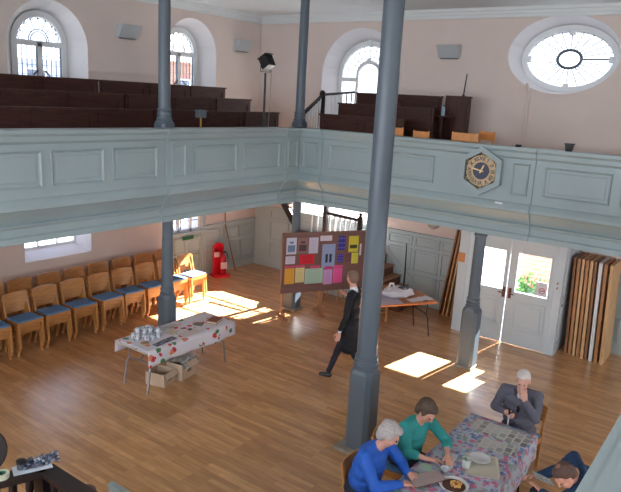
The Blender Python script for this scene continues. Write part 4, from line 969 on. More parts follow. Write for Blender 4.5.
papers = [
 ('white poster with a grey drawing, top left', 42, 110, 1.68, 1.34, (204, 200, 216), 'photo', (110, 130, 160)),
 ('dark photo poster, second along the top row', 118, 188, 1.67, 1.35, (150, 110, 108), 'photo', (84, 60, 66)),
 ('pale lilac sheet, third along the top row', 194, 258, 1.67, 1.34, (206, 196, 214), 'lines', (180, 170, 190)),
 ('small white strip card high on the board', 270, 352, 1.70, 1.59, (222, 206, 216), 'lines', (190, 170, 182)),
 ('pale blue poster with two dark figures in the middle', 288, 380, 1.52, 1.02, (154, 166, 200), 'figures', (50, 46, 60)),
 ('dark blue poster, upper one right of centre', 398, 448, 1.68, 1.38, (58, 54, 136), 'spots', (130, 120, 200)),
 ('small dark blue poster beneath the other blue one', 396, 442, 1.30, 1.12, (64, 56, 140), 'spots', (120, 110, 190)),
 ('brown photo card left of the lower yellow sheet', 452, 496, 1.30, 1.12, (126, 84, 84), 'spots', (90, 54, 60)),
 ('yellow poster with a black heading, top right', 474, 544, 1.67, 1.33, (222, 206, 62), 'band', (80, 76, 30)),
 ('plain yellow sheet below the yellow poster', 500, 548, 1.31, 1.08, (226, 214, 80), 'lines', (190, 180, 70)),
 ('small white card on the left below the first poster', 40, 104, 1.30, 1.14, (212, 200, 214), 'lines', (150, 140, 160)),
 ('bright red notice left of centre', 134, 234, 1.32, 1.12, (220, 30, 50), 'lines', (140, 20, 36)),
 ('orange yellow sheet, first of the lower row', 38, 104, 1.05, 0.72, (232, 168, 60), 'lines', (206, 144, 56)),
 ('cream sheet, second of the lower row', 110, 172, 1.05, 0.74, (226, 208, 148), 'lines', (200, 184, 130)),
 ('pale green sheet, wide one of the lower row', 176, 302, 1.02, 0.70, (178, 204, 186), 'lines', (156, 184, 166)),
 ('lilac sheet right of the green one', 306, 368, 0.98, 0.66, (206, 156, 208), 'lines', (180, 130, 186)),
 ('bright pink sheet at the right of the lower row', 374, 440, 1.00, 0.68, (238, 92, 160), 'lines', (210, 76, 140)),
 ('pink heading strip above the orange sheet', 38, 104, 1.10, 1.06, (224, 80, 120), 'lines', (200, 60, 100)),
 ('pink heading strip above the cream sheet', 110, 172, 1.10, 1.06, (224, 90, 130), 'lines', (200, 60, 100)),
 ('pink heading strip above the green sheet', 212, 280, 1.08, 1.03, (224, 80, 130), 'lines', (200, 60, 100)),
 ('magenta heading strip above the lilac sheet', 312, 366, 1.05, 0.99, (232, 60, 140), 'lines', (200, 50, 120)),
 ('pink heading strip above the bright pink sheet', 374, 440, 1.06, 1.01, (236, 84, 150), 'lines', (210, 60, 130)),
 ('narrow white leaflet at the right edge of the board', 556, 568, 1.50, 1.25, (230, 226, 232), 'lines', (190, 186, 192)),
]
for lab, p0, p1, v1, v0, col, st_, mc in papers:
    u0, u1 = bx_(p0, p1); v0, v1 = v0-0.025, v1-0.025; pap('pinned_paper', lab, u0, u1, v0, v1, col, style=st_, mcol=mc)

# ------------------------------------------------------------------ fire extinguisher, pole, leaning boards
fe = thing('fire_extinguisher', 'red fire extinguisher on a red stand at the left wall', 'extinguisher', (11.12, 10.66, 0), -0.35)
bp_ = MB(); bp_.box((-0.14, 0.10, 0), (0.14, 0.16, 0.70)); 
T = Matrix.Translation((0, 0.16, 0.68)) @ Matrix.Rotation(PI/2, 4, 'X'); bp_.lathe([(0.14, 0), (0.14, 0.06)], n=24, T=T); bp_.box((-0.21, -0.16, 0), (0.21, 0.16, 0.05)); bp_.build('stand', M_red, fe, bevel=0.008)
MB().lathe([(0.078, 0.055), (0.085, 0.07), (0.085, 0.44), (0.06, 0.52), (0.03, 0.55), (0.03, 0.58)], (0.06, -0.01, 0), 20).build('cylinder', mat('deep_red', (190, 14, 36), 0.25, 0.03), fe, smooth=True)
MB().tube([(0.06, -0.01, 0.60), (0.14, -0.02, 0.60), (0.185, -0.03, 0.50), (0.19, -0.03, 0.30), (0.17, -0.03, 0.18)], 0.013, 8).build('hose', M_black, fe, smooth=True)
MB().bar((0.02, -0.01, 0.60), (0.12, -0.05, 0.63), 0.02, 0.015).bar((0.02, -0.01, 0.585), (0.12, -0.03, 0.575), 0.02, 0.012).build('trigger', M_black, fe)
lb = MB(); lb.box((-0.12, 0.096, 0.46), (0.02, 0.10, 0.58)).box((-0.03, -0.0965, 0.2), (0.15, -0.0955, 0.36)); lb.build('label_panel', flat((236, 200, 206)), fe)
tag(MB().tube([(11.70, 10.68, 0.0), (11.55, 10.93, 1.2), (11.52, 10.94, 2.25)], 0.017, 8).build('window_pole', mat('pole_wood', (150, 104, 76), 0.5)), 'thin brown wooden pole leaning on the left wall right of the extinguisher', 'pole')
tag(MB().box((10.98-0.9, YA-0.125, 1.01), (10.42, YA-0.105, 1.09)).build('exit_sign', flat((40, 104, 72))), 'small green sign beneath the leaded window behind the chair stacks', 'sign')
tag(MB().box((LX-0.03, 4.66, 1.42), (LX, 4.80, 1.60)).build('wooden_box', flat((206, 140, 90)), bevel=0.004), 'small orange wooden box fixed on the left post of the white lobby', 'box')
def leaning(name, label, group, foot, top, th, wd, m, m2=None, legs=False, cat='board'):
    """a folded table top leaning on edge; foot/top = centre of lower and upper ends of its near edge; extends wd in +X"""
    f_, t_ = Vector(foot), Vector(top); d = t_-f_
    o = thing(name, label, cat, f_, 0, group)
    b = MB(); h = th/2
    vs = [(-0.0, -h, 0), (wd, -h, 0), (wd, h, 0), (0, h, 0)]; vs2 = [(v[0]+d.x, v[1]+d.y, d.z) for v in vs]
    b.add(vs+vs2, [(0, 1, 2, 3), (4, 5, 6, 7), (0, 1, 5, 4), (1, 2, 6, 5), (2, 3, 7, 6), (3, 0, 4, 7)]).build('top_board', m, o)
    if legs:
        b = MB(); 
        for k in (0.12, 0.88):
            p = d*k; b.bar((0.05, p.y+h+0.011, p.z), (wd-0.05, p.y+h+0.011, p.z), 0.018, 0.05)
        b.build('batten', m2 or M_ply2, o)
    return o
seq = [(M_ply3, 0.020), (M_ply2, 0.03), (M_ply, 0.024), (M_ply2, 0.028), (M_ply, 0.03), (M_ply3, 0.02), (M_white, 0.036), (M_ply2, 0.03), (M_ply, 0.036)]
names = ['darkest brown board at the left end of the stack right of the lobby', 'reddish brown board, second from left in the stack right of the lobby', 'pale board, third from left in the stack right of the lobby', 'mid brown board, fourth from left in the stack right of the lobby', 'pale board, fifth from left in the stack right of the lobby', 'thin dark board just left of the white edged one', 'white edged table top in the stack of boards right of the lobby', 'brown board just right of the white edged table top', 'widest pale board at the right end of the stack']
ys = [2.66, 2.585, 2.51, 2.435, 2.36, 2.29, 2.205, 2.115, 2.015]
for i, ((m_, th), lab) in enumerate(zip(seq, names)):
    leaning('folded_table', lab, 'folded tables right of the lobby', (12.03-0.012*i, ys[i]-0.02, 0.0), (12.03-0.012*i, ys[i]+0.05, 1.83), th+0.022, 0.66, m_, M_ply3, True, 'folded table')
bn = ['leftmost and darkest', 'second from left', 'middle', 'second from right', 'rightmost and palest']
for i, m_ in enumerate((M_ply3, M_ply2, M_ply, M_ply2, M_ply)):
    leaning('leaning_board', '%s long narrow board leaning between the stairs wall and lobby' % bn[i], 'boards left of the lobby', (12.40, 5.40-0.095*i, 0), (12.40, 5.16-0.062*i, 1.92-0.02*i), 0.035, 0.26, m_, cat='board')
# chairs in the background
put_chair(11.05, 6.25, 0, PI*0.85, 'wooden chair partly hidden behind the thick column by the orange table')
put_chair(11.45, 8.15, 0, 0.6, 'wooden chair seen beneath the noticeboard, left one')
put_chair(11.55, 7.60, 0, 0.3, 'wooden chair seen beneath the noticeboard, right one')

# ------------------------------------------------------------------ long table with the floral cloth
T2 = (5.48, 2.12)
folding_table('folding_table', 'long folding table with black legs under the floral cloth', T2[0], T2[1], 0, 3.2, 0.76, 0.74, M_ply, M_black, 0.03, 0.014)
cl = drape('tablecloth', 'blue and pink floral oilcloth covering the long table in the foreground', T2[0], T2[1], 0, 3.24, 0.80, 0.74, {'S': 0.30, 'N': 0.24, 'E': 0.30, 'W': 0.3}, M_floral, 8, 0.02)
Z2 = 0.7475
slab('newspaper', 'open newspaper at the far end of the floral table by the man in grey', 'newspaper', 6.86, 2.07, Z2, 0.03, 0.30, 0.66, 0.004, M_news)
slab('newspaper', 'folded newspaper sheet nearer the tray on the floral table', 'newspaper', 6.52, 1.99, Z2, 0.10, 0.26, 0.42, 0.004, M_news)
tr = thing('tray', 'pale cream rectangular tray under the white plate', 'tray', (6.02, 1.96, Z2), 0.42)
def rounded(a, b, r, n=5):
    pts = []
    for cx, cy, a0 in ((a-r, b-r, 0), (-a+r, b-r, PI/2), (-a+r, -b+r, PI), (a-r, -b+r, 1.5*PI)):
        for k in range(n+1): pts.append((cx+r*math.cos(a0+PI/2*k/n), cy+r*math.sin(a0+PI/2*k/n)))
    return pts
b = MB(); L0 = rounded(0.20, 0.155, 0.03); L1 = rounded(0.215, 0.17, 0.035); L2 = rounded(0.19, 0.145, 0.03); n = len(L0)
vs = [(x, y, 0) for x, y in L0]+[(x, y, 0.02) for x, y in L1]+[(x, y, 0.008) for x, y in L2]
b.add(vs, [(i, (i+1) % n, n+(i+1) % n, n+i) for i in range(n)]+[(n+i, n+(i+1) % n, 2*n+(i+1) % n, 2*n+i) for i in range(n)]+[tuple(range(n))[::-1], tuple(range(2*n, 3*n))])
b.build('tray_body', flat((206, 198, 182), 0.4), tr)
def plate(name, label, x, y, z, r, h, m, cat):
    o = MB().lathe([(r*0.55, 0), (r*0.62, 0.003), (r, h), (r*0.98, h+0.004), (r*0.62, 0.010), (r*0.1, 0.008)], n=36).build(name, m, loc=(x, y, z), smooth=True); tag(o, label, cat); return o
M_china = mat('white_china', (222, 222, 226), 0.2, 0.01)
plate('plate', 'white china plate standing on the cream tray', 6.12, 2.03, Z2+0.010, 0.115, 0.022, M_china, 'plate')
bw = thing('bowl', 'round white dish holding brown cake with yellow pieces', 'bowl', (5.46, 2.03, Z2))
MB().lathe([(0.07, 0), (0.08, 0.004), (0.145, 0.045), (0.14, 0.05), (0.085, 0.014), (0.02, 0.012)], n=36).build('dish', M_china, bw, smooth=True)
MB().lathe([(0.085, 0.016), (0.112, 0.034), (0.10, 0.042), (0.02, 0.045)], n=28).build('cake', flat((92, 58, 44), 0.8), bw, smooth=True)
b = MB()
for k in range(7):
    a = k*0.9; T = Matrix.Translation((0.05*math.cos(a)*0.8, 0.04*math.sin(a)-0.02, 0.055)) @ Euler((k, k*0.7, k*1.3)).to_matrix().to_4x4(); b.box((-0.02, -0.016, -0.01), (0.02, 0.016, 0.01), T=T)
b.build('fruit_pieces', flat((214, 164, 96), 0.6), bw)
jg = thing('glass_tumbler', 'pale glass tumbler left of the white plate', 'glass', (5.90, 2.09, Z2))
MB().lathe([(0.034, 0), (0.042, 0.004), (0.05, 0.10), (0.046, 0.10), (0.038, 0.012), (0.004, 0.01)], n=24).build('body', mat('milky_glass', (200, 208, 200), 0.15, 0.01), jg, smooth=True)
cp = thing('cup', 'small white cup standing on the floral cloth below the rolled paper', 'cup', (5.66, 2.22, Z2), 0.5)
MB().lathe([(0.022, 0), (0.034, 0.01), (0.044, 0.055), (0.041, 0.055), (0.03, 0.012), (0.003, 0.01)], n=24).build('body', M_china, cp, smooth=True)
MB().tube([(0.04, 0, 0.045), (0.062, 0, 0.04), (0.06, 0, 0.02), (0.034, 0, 0.015)], 0.005, 6).build('handle', M_china, cp, smooth=True)
rp = MB().box((-0.15, -0.022, 0), (0.15, 0.022, 0.012)).box((0.08, -0.035, 0), (0.17, 0.035, 0.02))
tag(rp.build('white_scoop', M_china, loc=(5.86, 2.235, Z2), rotz=0.20, bevel=0.004), 'long white plastic scoop lying on the floral cloth beside the lady in teal', 'scoop')
bk = thing('booklet', 'thin brown covered booklet held by the person in blue', 'booklet', (5.37, 2.28, Z2+0.045), -0.62)
bk.rotation_euler.y = -0.12
MB().box((-0.17, -0.09, -0.006), (0.17, 0.09, 0.0)).build('cover', flat((110, 70, 62)), bk); MB().box((-0.165, -0.085, 0.0), (0.165, 0.085, 0.005)).build('pages', flat((168, 150, 146)), bk)
slab('napkin', 'green and white printed paper on the floral cloth before the lady', 'paper', 5.62, 2.40, Z2, 0.3, 0.14, 0.10, 0.004, flat((170, 200, 176)))

# ------------------------------------------------------------------ people: one continuous remeshed body each
import numpy as np
def rib(p, q, r0_, r1_, m, sq=1.0): return ('c', Vector(p), Vector(q), r0_, r1_, m)
def ell(c, r, m, R_=None): return ('e', Vector(c), Vector(r), R_ or Matrix.Identity(3), m)
def prim_mesh(bm, p, inflate=0.0):
    if p[0] == 'c':
        _, a, b_, ra, rb, _m = p; d = b_-a; L = max(d.length, 1e-5); q = d.to_track_quat('Z', 'Y')
        n, k = 14, 5; rings = []
        for i in range(k+1): t_ = PI/2*(1-i/k); rings.append((ra*math.cos(t_), -ra*math.sin(t_)))
        for i in range(k+1): t_ = PI/2*i/k; rings.append((rb*math.cos(t_), L+rb*math.sin(t_)))
        vr = []
        for r_, z in rings:
            if r_ < 1e-6: vr.append([bm.verts.new(a+q @ Vector((0, 0, z)))])
            else: vr.append([bm.verts.new(a+q @ Vector((r_*math.cos(2*PI*j/n), r_*math.sin(2*PI*j/n), z))) for j in range(n)])
        for u, v in zip(vr, vr[1:]):
            if len(u) == 1: [bm.faces.new((u[0], v[(j+1) % n], v[j])) for j in range(n)]
            elif len(v) == 1: [bm.faces.new((u[j], u[(j+1) % n], v[0])) for j in range(n)]
            else: [bm.faces.new((u[j], u[(j+1) % n], v[(j+1) % n], v[j])) for j in range(n)]
    else:
        _, c_, r_, R_, _m = p; ret = bmesh.ops.create_icosphere(bm, subdivisions=3, radius=1)
        for v in ret['verts']: v.co = c_+R_ @ Vector((v.co.x*r_.x, v.co.y*r_.y, v.co.z*r_.z))
def sdf(P, prims):
    out = []
    for p in prims:
        if p[0] == 'c':
            a, b_ = np.array(p[1]), np.array(p[2]); ab = b_-a; L2 = max(ab @ ab, 1e-9)
            t_ = np.clip(((P-a) @ ab)/L2, 0, 1); out.append(np.linalg.norm(P-a-t_[:, None]*ab, axis=1)-(p[3]+(p[4]-p[3])*t_))
        else:
            R_ = np.array(p[3]); q = (P-np.array(p[1])) @ R_; r_ = np.array(p[2]); k0 = np.linalg.norm(q/r_, axis=1); k1 = np.linalg.norm(q/(r_*r_), axis=1)+1e-9; out.append(k0*(k0-1)/k1)
    return np.array(out)
def remeshed(name, prims, mats, parent, org, voxel=0.008, smooth=4, fold=0.0, foldm=()):
    bm = bmesh.new()
    for p in prims: prim_mesh(bm, p)
    bmesh.ops.recalc_face_normals(bm, faces=bm.faces)
    me = bpy.data.meshes.new(name); bm.to_mesh(me); bm.free()
    o = bpy.data.objects.new(name, me); C.objects.link(o)
    m_ = o.modifiers.new('r', 'REMESH'); m_.mode = 'VOXEL'; m_.voxel_size = voxel; m_.use_smooth_shade = True
    s_ = o.modifiers.new('s', 'SMOOTH'); s_.factor = 0.5; s_.iterations = smooth
    bpy.context.view_layer.update(); dg = bpy.context.evaluated_depsgraph_get()
    me2 = bpy.data.meshes.new_from_object(o.evaluated_get(dg)); o.modifiers.clear(); o.data = me2; bpy.data.meshes.remove(me)
    me2.name = name; me2.materials.clear()
    keys = []
    for p in prims:
        if p[-1] not in keys: keys.append(p[-1])
    for k in keys: me2.materials.append(mats[k])
    nv = len(me2.vertices); co = np.empty(nv*3); me2.vertices.foreach_get('co', co); co = co.reshape(-1, 3)
    D = sdf(co, prims); best = D.argmin(0); vm = np.array([keys.index(p[-1]) for p in prims])[best]
    if fold:
        no = np.empty(nv*3); me2.vertices.foreach_get('normal', no); no = no.reshape(-1, 3)
        cloth = np.isin(vm, [keys.index(k) for k in keys if k in foldm])
        for i in np.nonzero(cloth)[0]:
            v = Vector(co[i]); n_ = noise.noise(Vector((v.x*9, v.y*9, v.z*16)))+0.5*noise.noise(v*26)
            co[i] += no[i]*fold*n_
        me2.vertices.foreach_set('co', co.ravel())
    npoly = len(me2.polygons); cen = np.empty(npoly*3); me2.polygons.foreach_get('center', cen); cen = cen.reshape(-1, 3)
    best = sdf(cen, prims).argmin(0); me2.polygons.foreach_set('material_index', np.array([keys.index(p[-1]) for p in prims])[best].astype(np.int32))
    me2.polygons.foreach_set('use_smooth', np.ones(npoly, dtype=bool))
    me2.transform(Matrix.Translation(-Vector(org))); me2.update()
    if parent: o.parent = parent
    return o
def basis(fwd, upv=(0, 0, 1)):
    f_ = Vector(fwd).normalized(); l_ = Vector(upv).cross(f_).normalized(); u_ = f_.cross(l_); return Matrix((f_, l_, u_)).transposed()   # columns fwd,left,up
def head_prims(c, B, s_=1.0, skin='skin'):
    c = Vector(c)
    def P(x, y, z): return c+B @ Vector((x*s_, y*s_, z*s_))
    E = lambda x, y, z, a, b_, d: ell(P(x, y, z), (a*s_, b_*s_, d*s_), skin, B)
    out = [E(-0.012, 0, 0.028, 0.096, 0.076, 0.088), E(0.028, 0, -0.035, 0.062, 0.060, 0.072), E(0.052, 0, -0.085, 0.030, 0.034, 0.026),
           E(0.084, 0, 0.022, 0.016, 0.050, 0.012), rib(P(0.088, 0, 0.012), P(0.108, 0, -0.024), 0.009*s_, 0.014*s_, skin),
           E(0.094, 0, -0.028, 0.014, 0.018, 0.009), E(0.082, 0, -0.055, 0.012, 0.026, 0.007), E(0.079, 0, -0.067, 0.012, 0.022, 0.007),
           E(0.055, 0.045, -0.022, 0.022, 0.020, 0.024), E(0.055, -0.045, -0.022, 0.022, 0.020, 0.024)]
    for y in (-1, 1): out += [E(-0.005, y*0.080, -0.008, 0.018, 0.010, 0.032)]
    return out, P
def eyes(P, B, s_, root, org):
    for y in (-1, 1):
        b = MB(); c_ = P(0.086, y*0.030, 0.004)-Vector(org)
        b.lathe([(0.0005, -0.010*s_), (0.0085*s_, -0.004*s_), (0.0085*s_, 0.004*s_), (0.0005, 0.010*s_)], (0, 0, 0), 10, T=Matrix.Translation(c_))
        b.build('eye', flat((52, 40, 40), 0.3), root, smooth=True)
    
def hand_prims(wrist, B, side, curl=0.6, s_=1.0, skin='skin', spread=0.12):
    """B columns: fingers direction, thumb-side direction, back-of-hand normal"""
    w0 = Vector(wrist)
    def P(x, y, z): return w0+B @ Vector((x*s_, y*s_, z*s_))
    out = [rib(P(0, 0, 0), P(0.03, 0.005, 0), 0.024*s_, 0.022*s_, skin)]
    for y in (-0.030, -0.010, 0.010, 0.030): out.append(rib(P(0.02, y*0.6, 0), P(0.085, y, 0), 0.016*s_, 0.0125*s_, skin))
    for y, ln in ((-0.032, 0.058), (-0.011, 0.072), (0.011, 0.078), (0.032, 0.070)):
        a = P(0.085, y, 0); ang = 0; q = a; ys = y*spread*8
        for k, fr in enumerate((0.45, 0.31, 0.24)):
            ang += curl*(0.7 if k == 0 else 0.9)
            d = B @ Vector((math.cos(ang), ys*0.3, -math.sin(ang))); e_ = q+d*ln*fr*s_
            out.append(rib(q, e_, (0.0100-0.0008*k)*s_, (0.0092-0.0008*k)*s_, skin)); q = e_
    t1 = P(0.022, 0.022, -0.004); t2 = P(0.055, 0.056, -0.014); t3 = P(0.082, 0.062, -0.026); t4 = P(0.102, 0.058, -0.036)
    out += [rib(t1, t2, 0.016*s_, 0.0125*s_, skin), rib(t2, t3, 0.0118*s_, 0.0105*s_, skin), rib(t3, t4, 0.0102*s_, 0.0088*s_, skin)]
    return out
def hair(name, P, B, s_, m, root, org, shells, voxel=0.008):
    pr = [ell(P(x, y, z), (a*s_, b_*s_, d*s_), 'h', B) for x, y, z, a, b_, d in shells]
    return remeshed(name, pr, {'h': m}, root, org, voxel, 2, 0.005, ('h',))
SHORT = [(-0.030, 0, 0.048, 0.092, 0.084, 0.084), (-0.050, 0, 0.005, 0.068, 0.080, 0.078), (-0.005, 0, 0.085, 0.078, 0.066, 0.040), (-0.060, 0, -0.035, 0.045, 0.062, 0.045)]
FULL = [(-0.030, 0, 0.052, 0.098, 0.090, 0.088), (-0.050, 0, 0.005, 0.074, 0.088, 0.085), (0.015, 0, 0.088, 0.075, 0.070, 0.042), (-0.055, 0, -0.05, 0.052, 0.070, 0.055), (0.0, 0.070, 0.015, 0.035, 0.020, 0.045), (0.0, -0.070, 0.015, 0.035, 0.020, 0.045)]
BALD = [(-0.020, 0.060, 0.020, 0.075, 0.028, 0.055), (-0.020, -0.060, 0.020, 0.075, 0.028, 0.055), (-0.070, 0, 0.01, 0.045, 0.075, 0.065), (0.035, 0, 0.085, 0.050, 0.060, 0.032), (-0.06, 0, -0.04, 0.045, 0.06, 0.045), (0.0, 0.045, 0.075, 0.07, 0.028, 0.035), (0.0, -0.045, 0.075, 0.07, 0.028, 0.035)]

def seated(label, hip, fwd, chest, head_c, head_f, shR, shL, elR, elL, wrR, wrL, BR, BL, cR, cL, mats, hair_m, hair_sh, top='top', knees=None, ankles=None, sw=0.19, hs=1.0, extra=None, sleeve_end=0.75, collar=None, bulk=1.0, group='people seated at the floral table'):
    """everything in world coordinates"""
    hip = Vector(hip); f_ = Vector(fwd).normalized(); l_ = Vector((0, 0, 1)).cross(f_); org = Vector((hip.x, hip.y, 0))
    chest = Vector(chest); shR, shL = Vector(shR), Vector(shL); Bt = basis(f_)
    neck = (shR+shL)/2+Vector((0, 0, 0.035)); hc = Vector(head_c)
    up_t = (neck-hip).normalized(); Bc = basis(f_-up_t*f_.dot(up_t), up_t)
    pr = [ell(hip+Vector((0, 0, 0.03)), (0.135*bulk, 0.175*bulk, 0.12), 'leg', Bt), ell(hip.lerp(neck, 0.30), (0.128*bulk, 0.165*bulk, 0.15), top, Bc),
          ell(hip.lerp(neck, 0.55), (0.125*bulk, 0.170*bulk, 0.17), top, Bc), ell(hip.lerp(neck, 0.76), (0.112*bulk, 0.172*bulk, 0.13), top, Bc),
          rib(shR.lerp(shL, 0.12), shR.lerp(shL, 0.88), 0.068, 0.068, top), rib(neck-up_t*0.05, hc-Vector((0, 0, 0.05)), 0.058, 0.050, 'skin'),
          rib(shR.lerp(neck, 0.5), neck, 0.055, 0.052, top), rib(shL.lerp(neck, 0.5), neck, 0.055, 0.052, top)]
    for s_, sh_, el_, wr_, B_, cu_ in ((-1, shR, elR, wrR, BR, cR), (1, shL, elL, wrL, BL, cL)):
        el_, wr_ = Vector(el_), Vector(wr_); mid = el_.lerp(wr_, sleeve_end)
        pr += [rib(sh_, el_, 0.060+0.03*(bulk-0.95), 0.056, top), rib(el_, mid, 0.060, 0.042 if sleeve_end > 0.6 else 0.050, top), rib(el_.lerp(wr_, 0.3), wr_, 0.034, 0.025, 'skin')]
        pr += hand_prims(wr_, B_, s_, cu_)
    kn = knees or [hip+f_*0.44-l_*0.12+Vector((0, 0, 0.0)), hip+f_*0.44+l_*0.12]
    an = ankles or [Vector((k.x, k.y, 0.09))+f_*0.02 for k in kn]
    for s_, k, a in ((-1, kn[0], an[0]), (1, kn[1], an[1])):
        k, a = Vector(k), Vector(a)
        pr += [rib(hip+l_*s_*0.09, k, 0.088, 0.062, 'leg'), rib(k, a, 0.060, 0.042, 'leg'), rib(a+Vector((0, 0, -0.045))-f_*0.03, a+f_*0.16+Vector((0, 0, -0.055)), 0.038, 0.030, 'shoe')]
    B_h = basis(head_f) if not isinstance(head_f, Matrix) else head_f
    hp, P = head_prims(hc, B_h, hs); pr += hp
    if extra: pr += extra(neck, up_t, Bc, f_, l_)
    root = thing('person', label, 'person', org, 0, group)
    body = remeshed('body', pr, mats, root, org, 0.0075, 3, 0.006, (top, 'leg'))
    hair('hair', P, B_h, hs, hair_m, root, org, hair_sh); eyes(P, B_h, hs, root, org)
    return root, P, B_h, org
M_hairg = mat('grey_hair', (176, 168, 166), 0.75, 0.25, 60); M_hairb = mat('brown_hair', (84, 66, 54), 0.7, 0.3, 60); M_hairw = mat('white_hair', (214, 206, 204), 0.75, 0.15, 60)
M_hairl = mat('light_brown_hair', (128, 100, 84), 0.7, 0.25, 60); M_hairt = mat('thin_brown_hair', (92, 66, 58), 0.7, 0.3, 60)
M_teal = mat('teal_knit', (52, 150, 148), 0.9, 0.08, 40); M_bluej = mat('blue_jacket', (36, 96, 196), 0.7, 0.08, 20); M_suit = mat('grey_suit', (98, 98, 112), 0.85, 0.08, 30)
M_navy2 = mat('dark_blue_jumper', (28, 60, 96), 0.85, 0.1, 20); M_blk = mat('black_cloth', (24, 24, 32), 0.8, 0.1, 20); M_dtr = mat('dark_trousers', (40, 44, 58), 0.85, 0.1, 20); M_shoe = mat('black_leather', (22, 20, 22), 0.3, 0.05)
def BH(fing, thumb):
    x = Vector(fing).normalized(); y = Vector(thumb); y = (y-x*y.dot(x)).normalized(); z = x.cross(y); return Matrix((x, y, z)).transposed()
def BHn(fing, thumb, normal_up=True):
    x = Vector(fing).normalized(); y = Vector(thumb); y = (y-x*y.dot(x)).normalized(); z = x.cross(y)
    if z.z < 0 and normal_up: z = -z
    return Matrix((x, y, z)).transposed()

# lady in the teal jumper
seated('grey brown haired woman in a teal jumper working with her hands on the floral table', (6.00, 2.86, 0.52), (-0.12, -1, 0), None or (5.95, 2.75, 0.85), (5.885, 2.585, 1.215), (-0.10, -0.80, -0.62),
       (5.735, 2.74, 1.04), (6.085, 2.64, 1.03), (5.665, 2.66, 0.80), (6.13, 2.42, 0.82), (5.70, 2.43, 0.795), (5.90, 2.30, 0.80),
       BHn((0.75, -0.6, -0.15), (0.3, -0.9, 0.1)), BHn((-0.75, -0.55, -0.2), (-0.5, 0.6, 0)), 0.35, 0.4, {'top': M_teal, 'skin': M_skin, 'leg': M_dtr, 'shoe': M_shoe}, M_hairb, FULL, sleeve_end=0.42, bulk=1.25, hs=1.05)
# person in the blue jacket
seated('grey haired person in a bright blue jacket reading a booklet at the floral table', (5.18, 2.90, 0.52), (0.05, -1, 0), (5.15, 2.8, 0.85), (5.155, 2.625, 1.235), (0.35, -0.72, -0.58),
       (4.955, 2.77, 1.04), (5.315, 2.74, 1.04), (4.86, 2.58, 0.82), (5.43, 2.60, 0.82), (5.115, 2.42, 0.80), (5.32, 2.47, 0.80),
       BHn((0.8, -0.55, -0.1), (0.4, 0.8, 0)), BHn((0.3, -0.9, -0.1), (-0.9, -0.3, 0)), 0.55, 0.5, {'top': M_bluej, 'skin': M_skin, 'leg': M_dtr, 'shoe': M_shoe}, M_hairg, FULL, sleeve_end=0.9, bulk=1.28, hs=1.05)
# man in the grey suit at the far end: one hand at his mouth, the other on a cane
def suit_extra(neck, up_t, Bc, f_, l_):
    return [ell(neck-up_t*0.13+f_*0.062, (0.056, 0.052, 0.13), 'shirt', Bc), rib(neck-up_t*0.02+f_*0.085, neck-up_t*0.24+f_*0.138, 0.012, 0.020, 'tie')]+[rib(neck+l_*s_*0.062+f_*0.055, neck-up_t*0.27+f_*0.135+l_*s_*0.012, 0.022, 0.020, 'lapel') for s_ in (-1, 1)]
r_, P_, B_h, o_ = seated('white haired man in a grey suit, hand to his mouth, at the far table end', (7.52, 2.06, 0.52), (-1, -0.12, 0), (7.5, 2.1, 0.8), (7.33, 2.03, 1.245), (-0.95, -0.15, -0.28),
       (7.40, 2.245, 1.05), (7.46, 1.865, 1.05), (7.38, 2.34, 0.80), (7.30, 1.82, 0.84), (7.245, 2.17, 0.83), (7.215, 1.945, 1.055),
       BH((-0.55, -0.75, -0.1), (-0.3, 0.2, 0.9)), BH((-0.02, 0.25, 0.95), (-0.2, 0.95, -0.2)), 0.75, 0.55, {'top': M_suit, 'skin': M_skin2, 'leg': M_suit, 'shoe': M_shoe, 'shirt': mat('pale_shirt', (206, 216, 232), 0.8), 'tie': M_blk, 'lapel': mat('dark_grey_lapel', (70, 70, 84), 0.85)}, M_hairw, SHORT, extra=suit_extra, sleeve_end=0.9, bulk=1.22, group=None)
cn_ = thing('walking_cane', 'thin pale walking cane held by the man in the grey suit', 'cane', (7.16, 2.09, 0.76))
MB().tube([(0.03, 0.02, -0.755), (0, 0, 0.10)], 0.009, 8).build('shaft', flat((206, 206, 214), 0.3), cn_, smooth=True)
MB().tube([(0, 0, 0.095), (-0.005, 0, 0.125), (0.02, 0.01, 0.135), (0.07, 0.03, 0.13)], 0.011, 8).build('handle', M_blk, cn_, smooth=True)
# person bottom right, head bent, seen from above
r5, P5, B5, o5 = seated('person in dark blue with thinning brown hair bent over, cut by the gallery ledge', (6.16, 0.86, 0.52), (-0.18, 1, 0), (6.0, 0.9, 0.9), (5.60, 1.07, 1.225), (-0.40, 0.42, -0.84),
       (6.12, 1.12, 1.15), (5.74, 0.92, 1.12), (6.36, 1.28, 0.84), (5.78, 1.14, 0.82), (6.20, 1.46, 0.76), (5.97, 1.34, 0.76),
       BHn((-0.5, 0.5, 0.1), (-0.3, -0.5, 0.5)), BHn((0.5, 0.5, 0.1), (-0.2, 0.6, 0.6)), 0.5, 0.5, {'top': M_navy2, 'skin': M_skin, 'leg': M_blk, 'shoe': M_shoe}, M_hairt, SHORT,
       knees=[Vector((6.22, 1.34, 0.52)), Vector((6.04, 1.40, 0.68))], ankles=[Vector((6.22, 1.30, 0.10)), Vector((6.32, 1.30, 0.42))], sleeve_end=0.85, bulk=1.08, group=None)
b = MB(); c5 = P5(-0.035, 0, 0.128)-Vector(o5); T = Matrix.Translation(c5) @ B5.to_4x4()
b.lathe([(0.001, 0.006), (0.014, 0.004), (0.024, 0.0), (0.026, -0.010)][::-1], n=18, T=T); b.build('bald_patch', mat('crown_skin', (150, 104, 90), 0.5), r5, smooth=True)
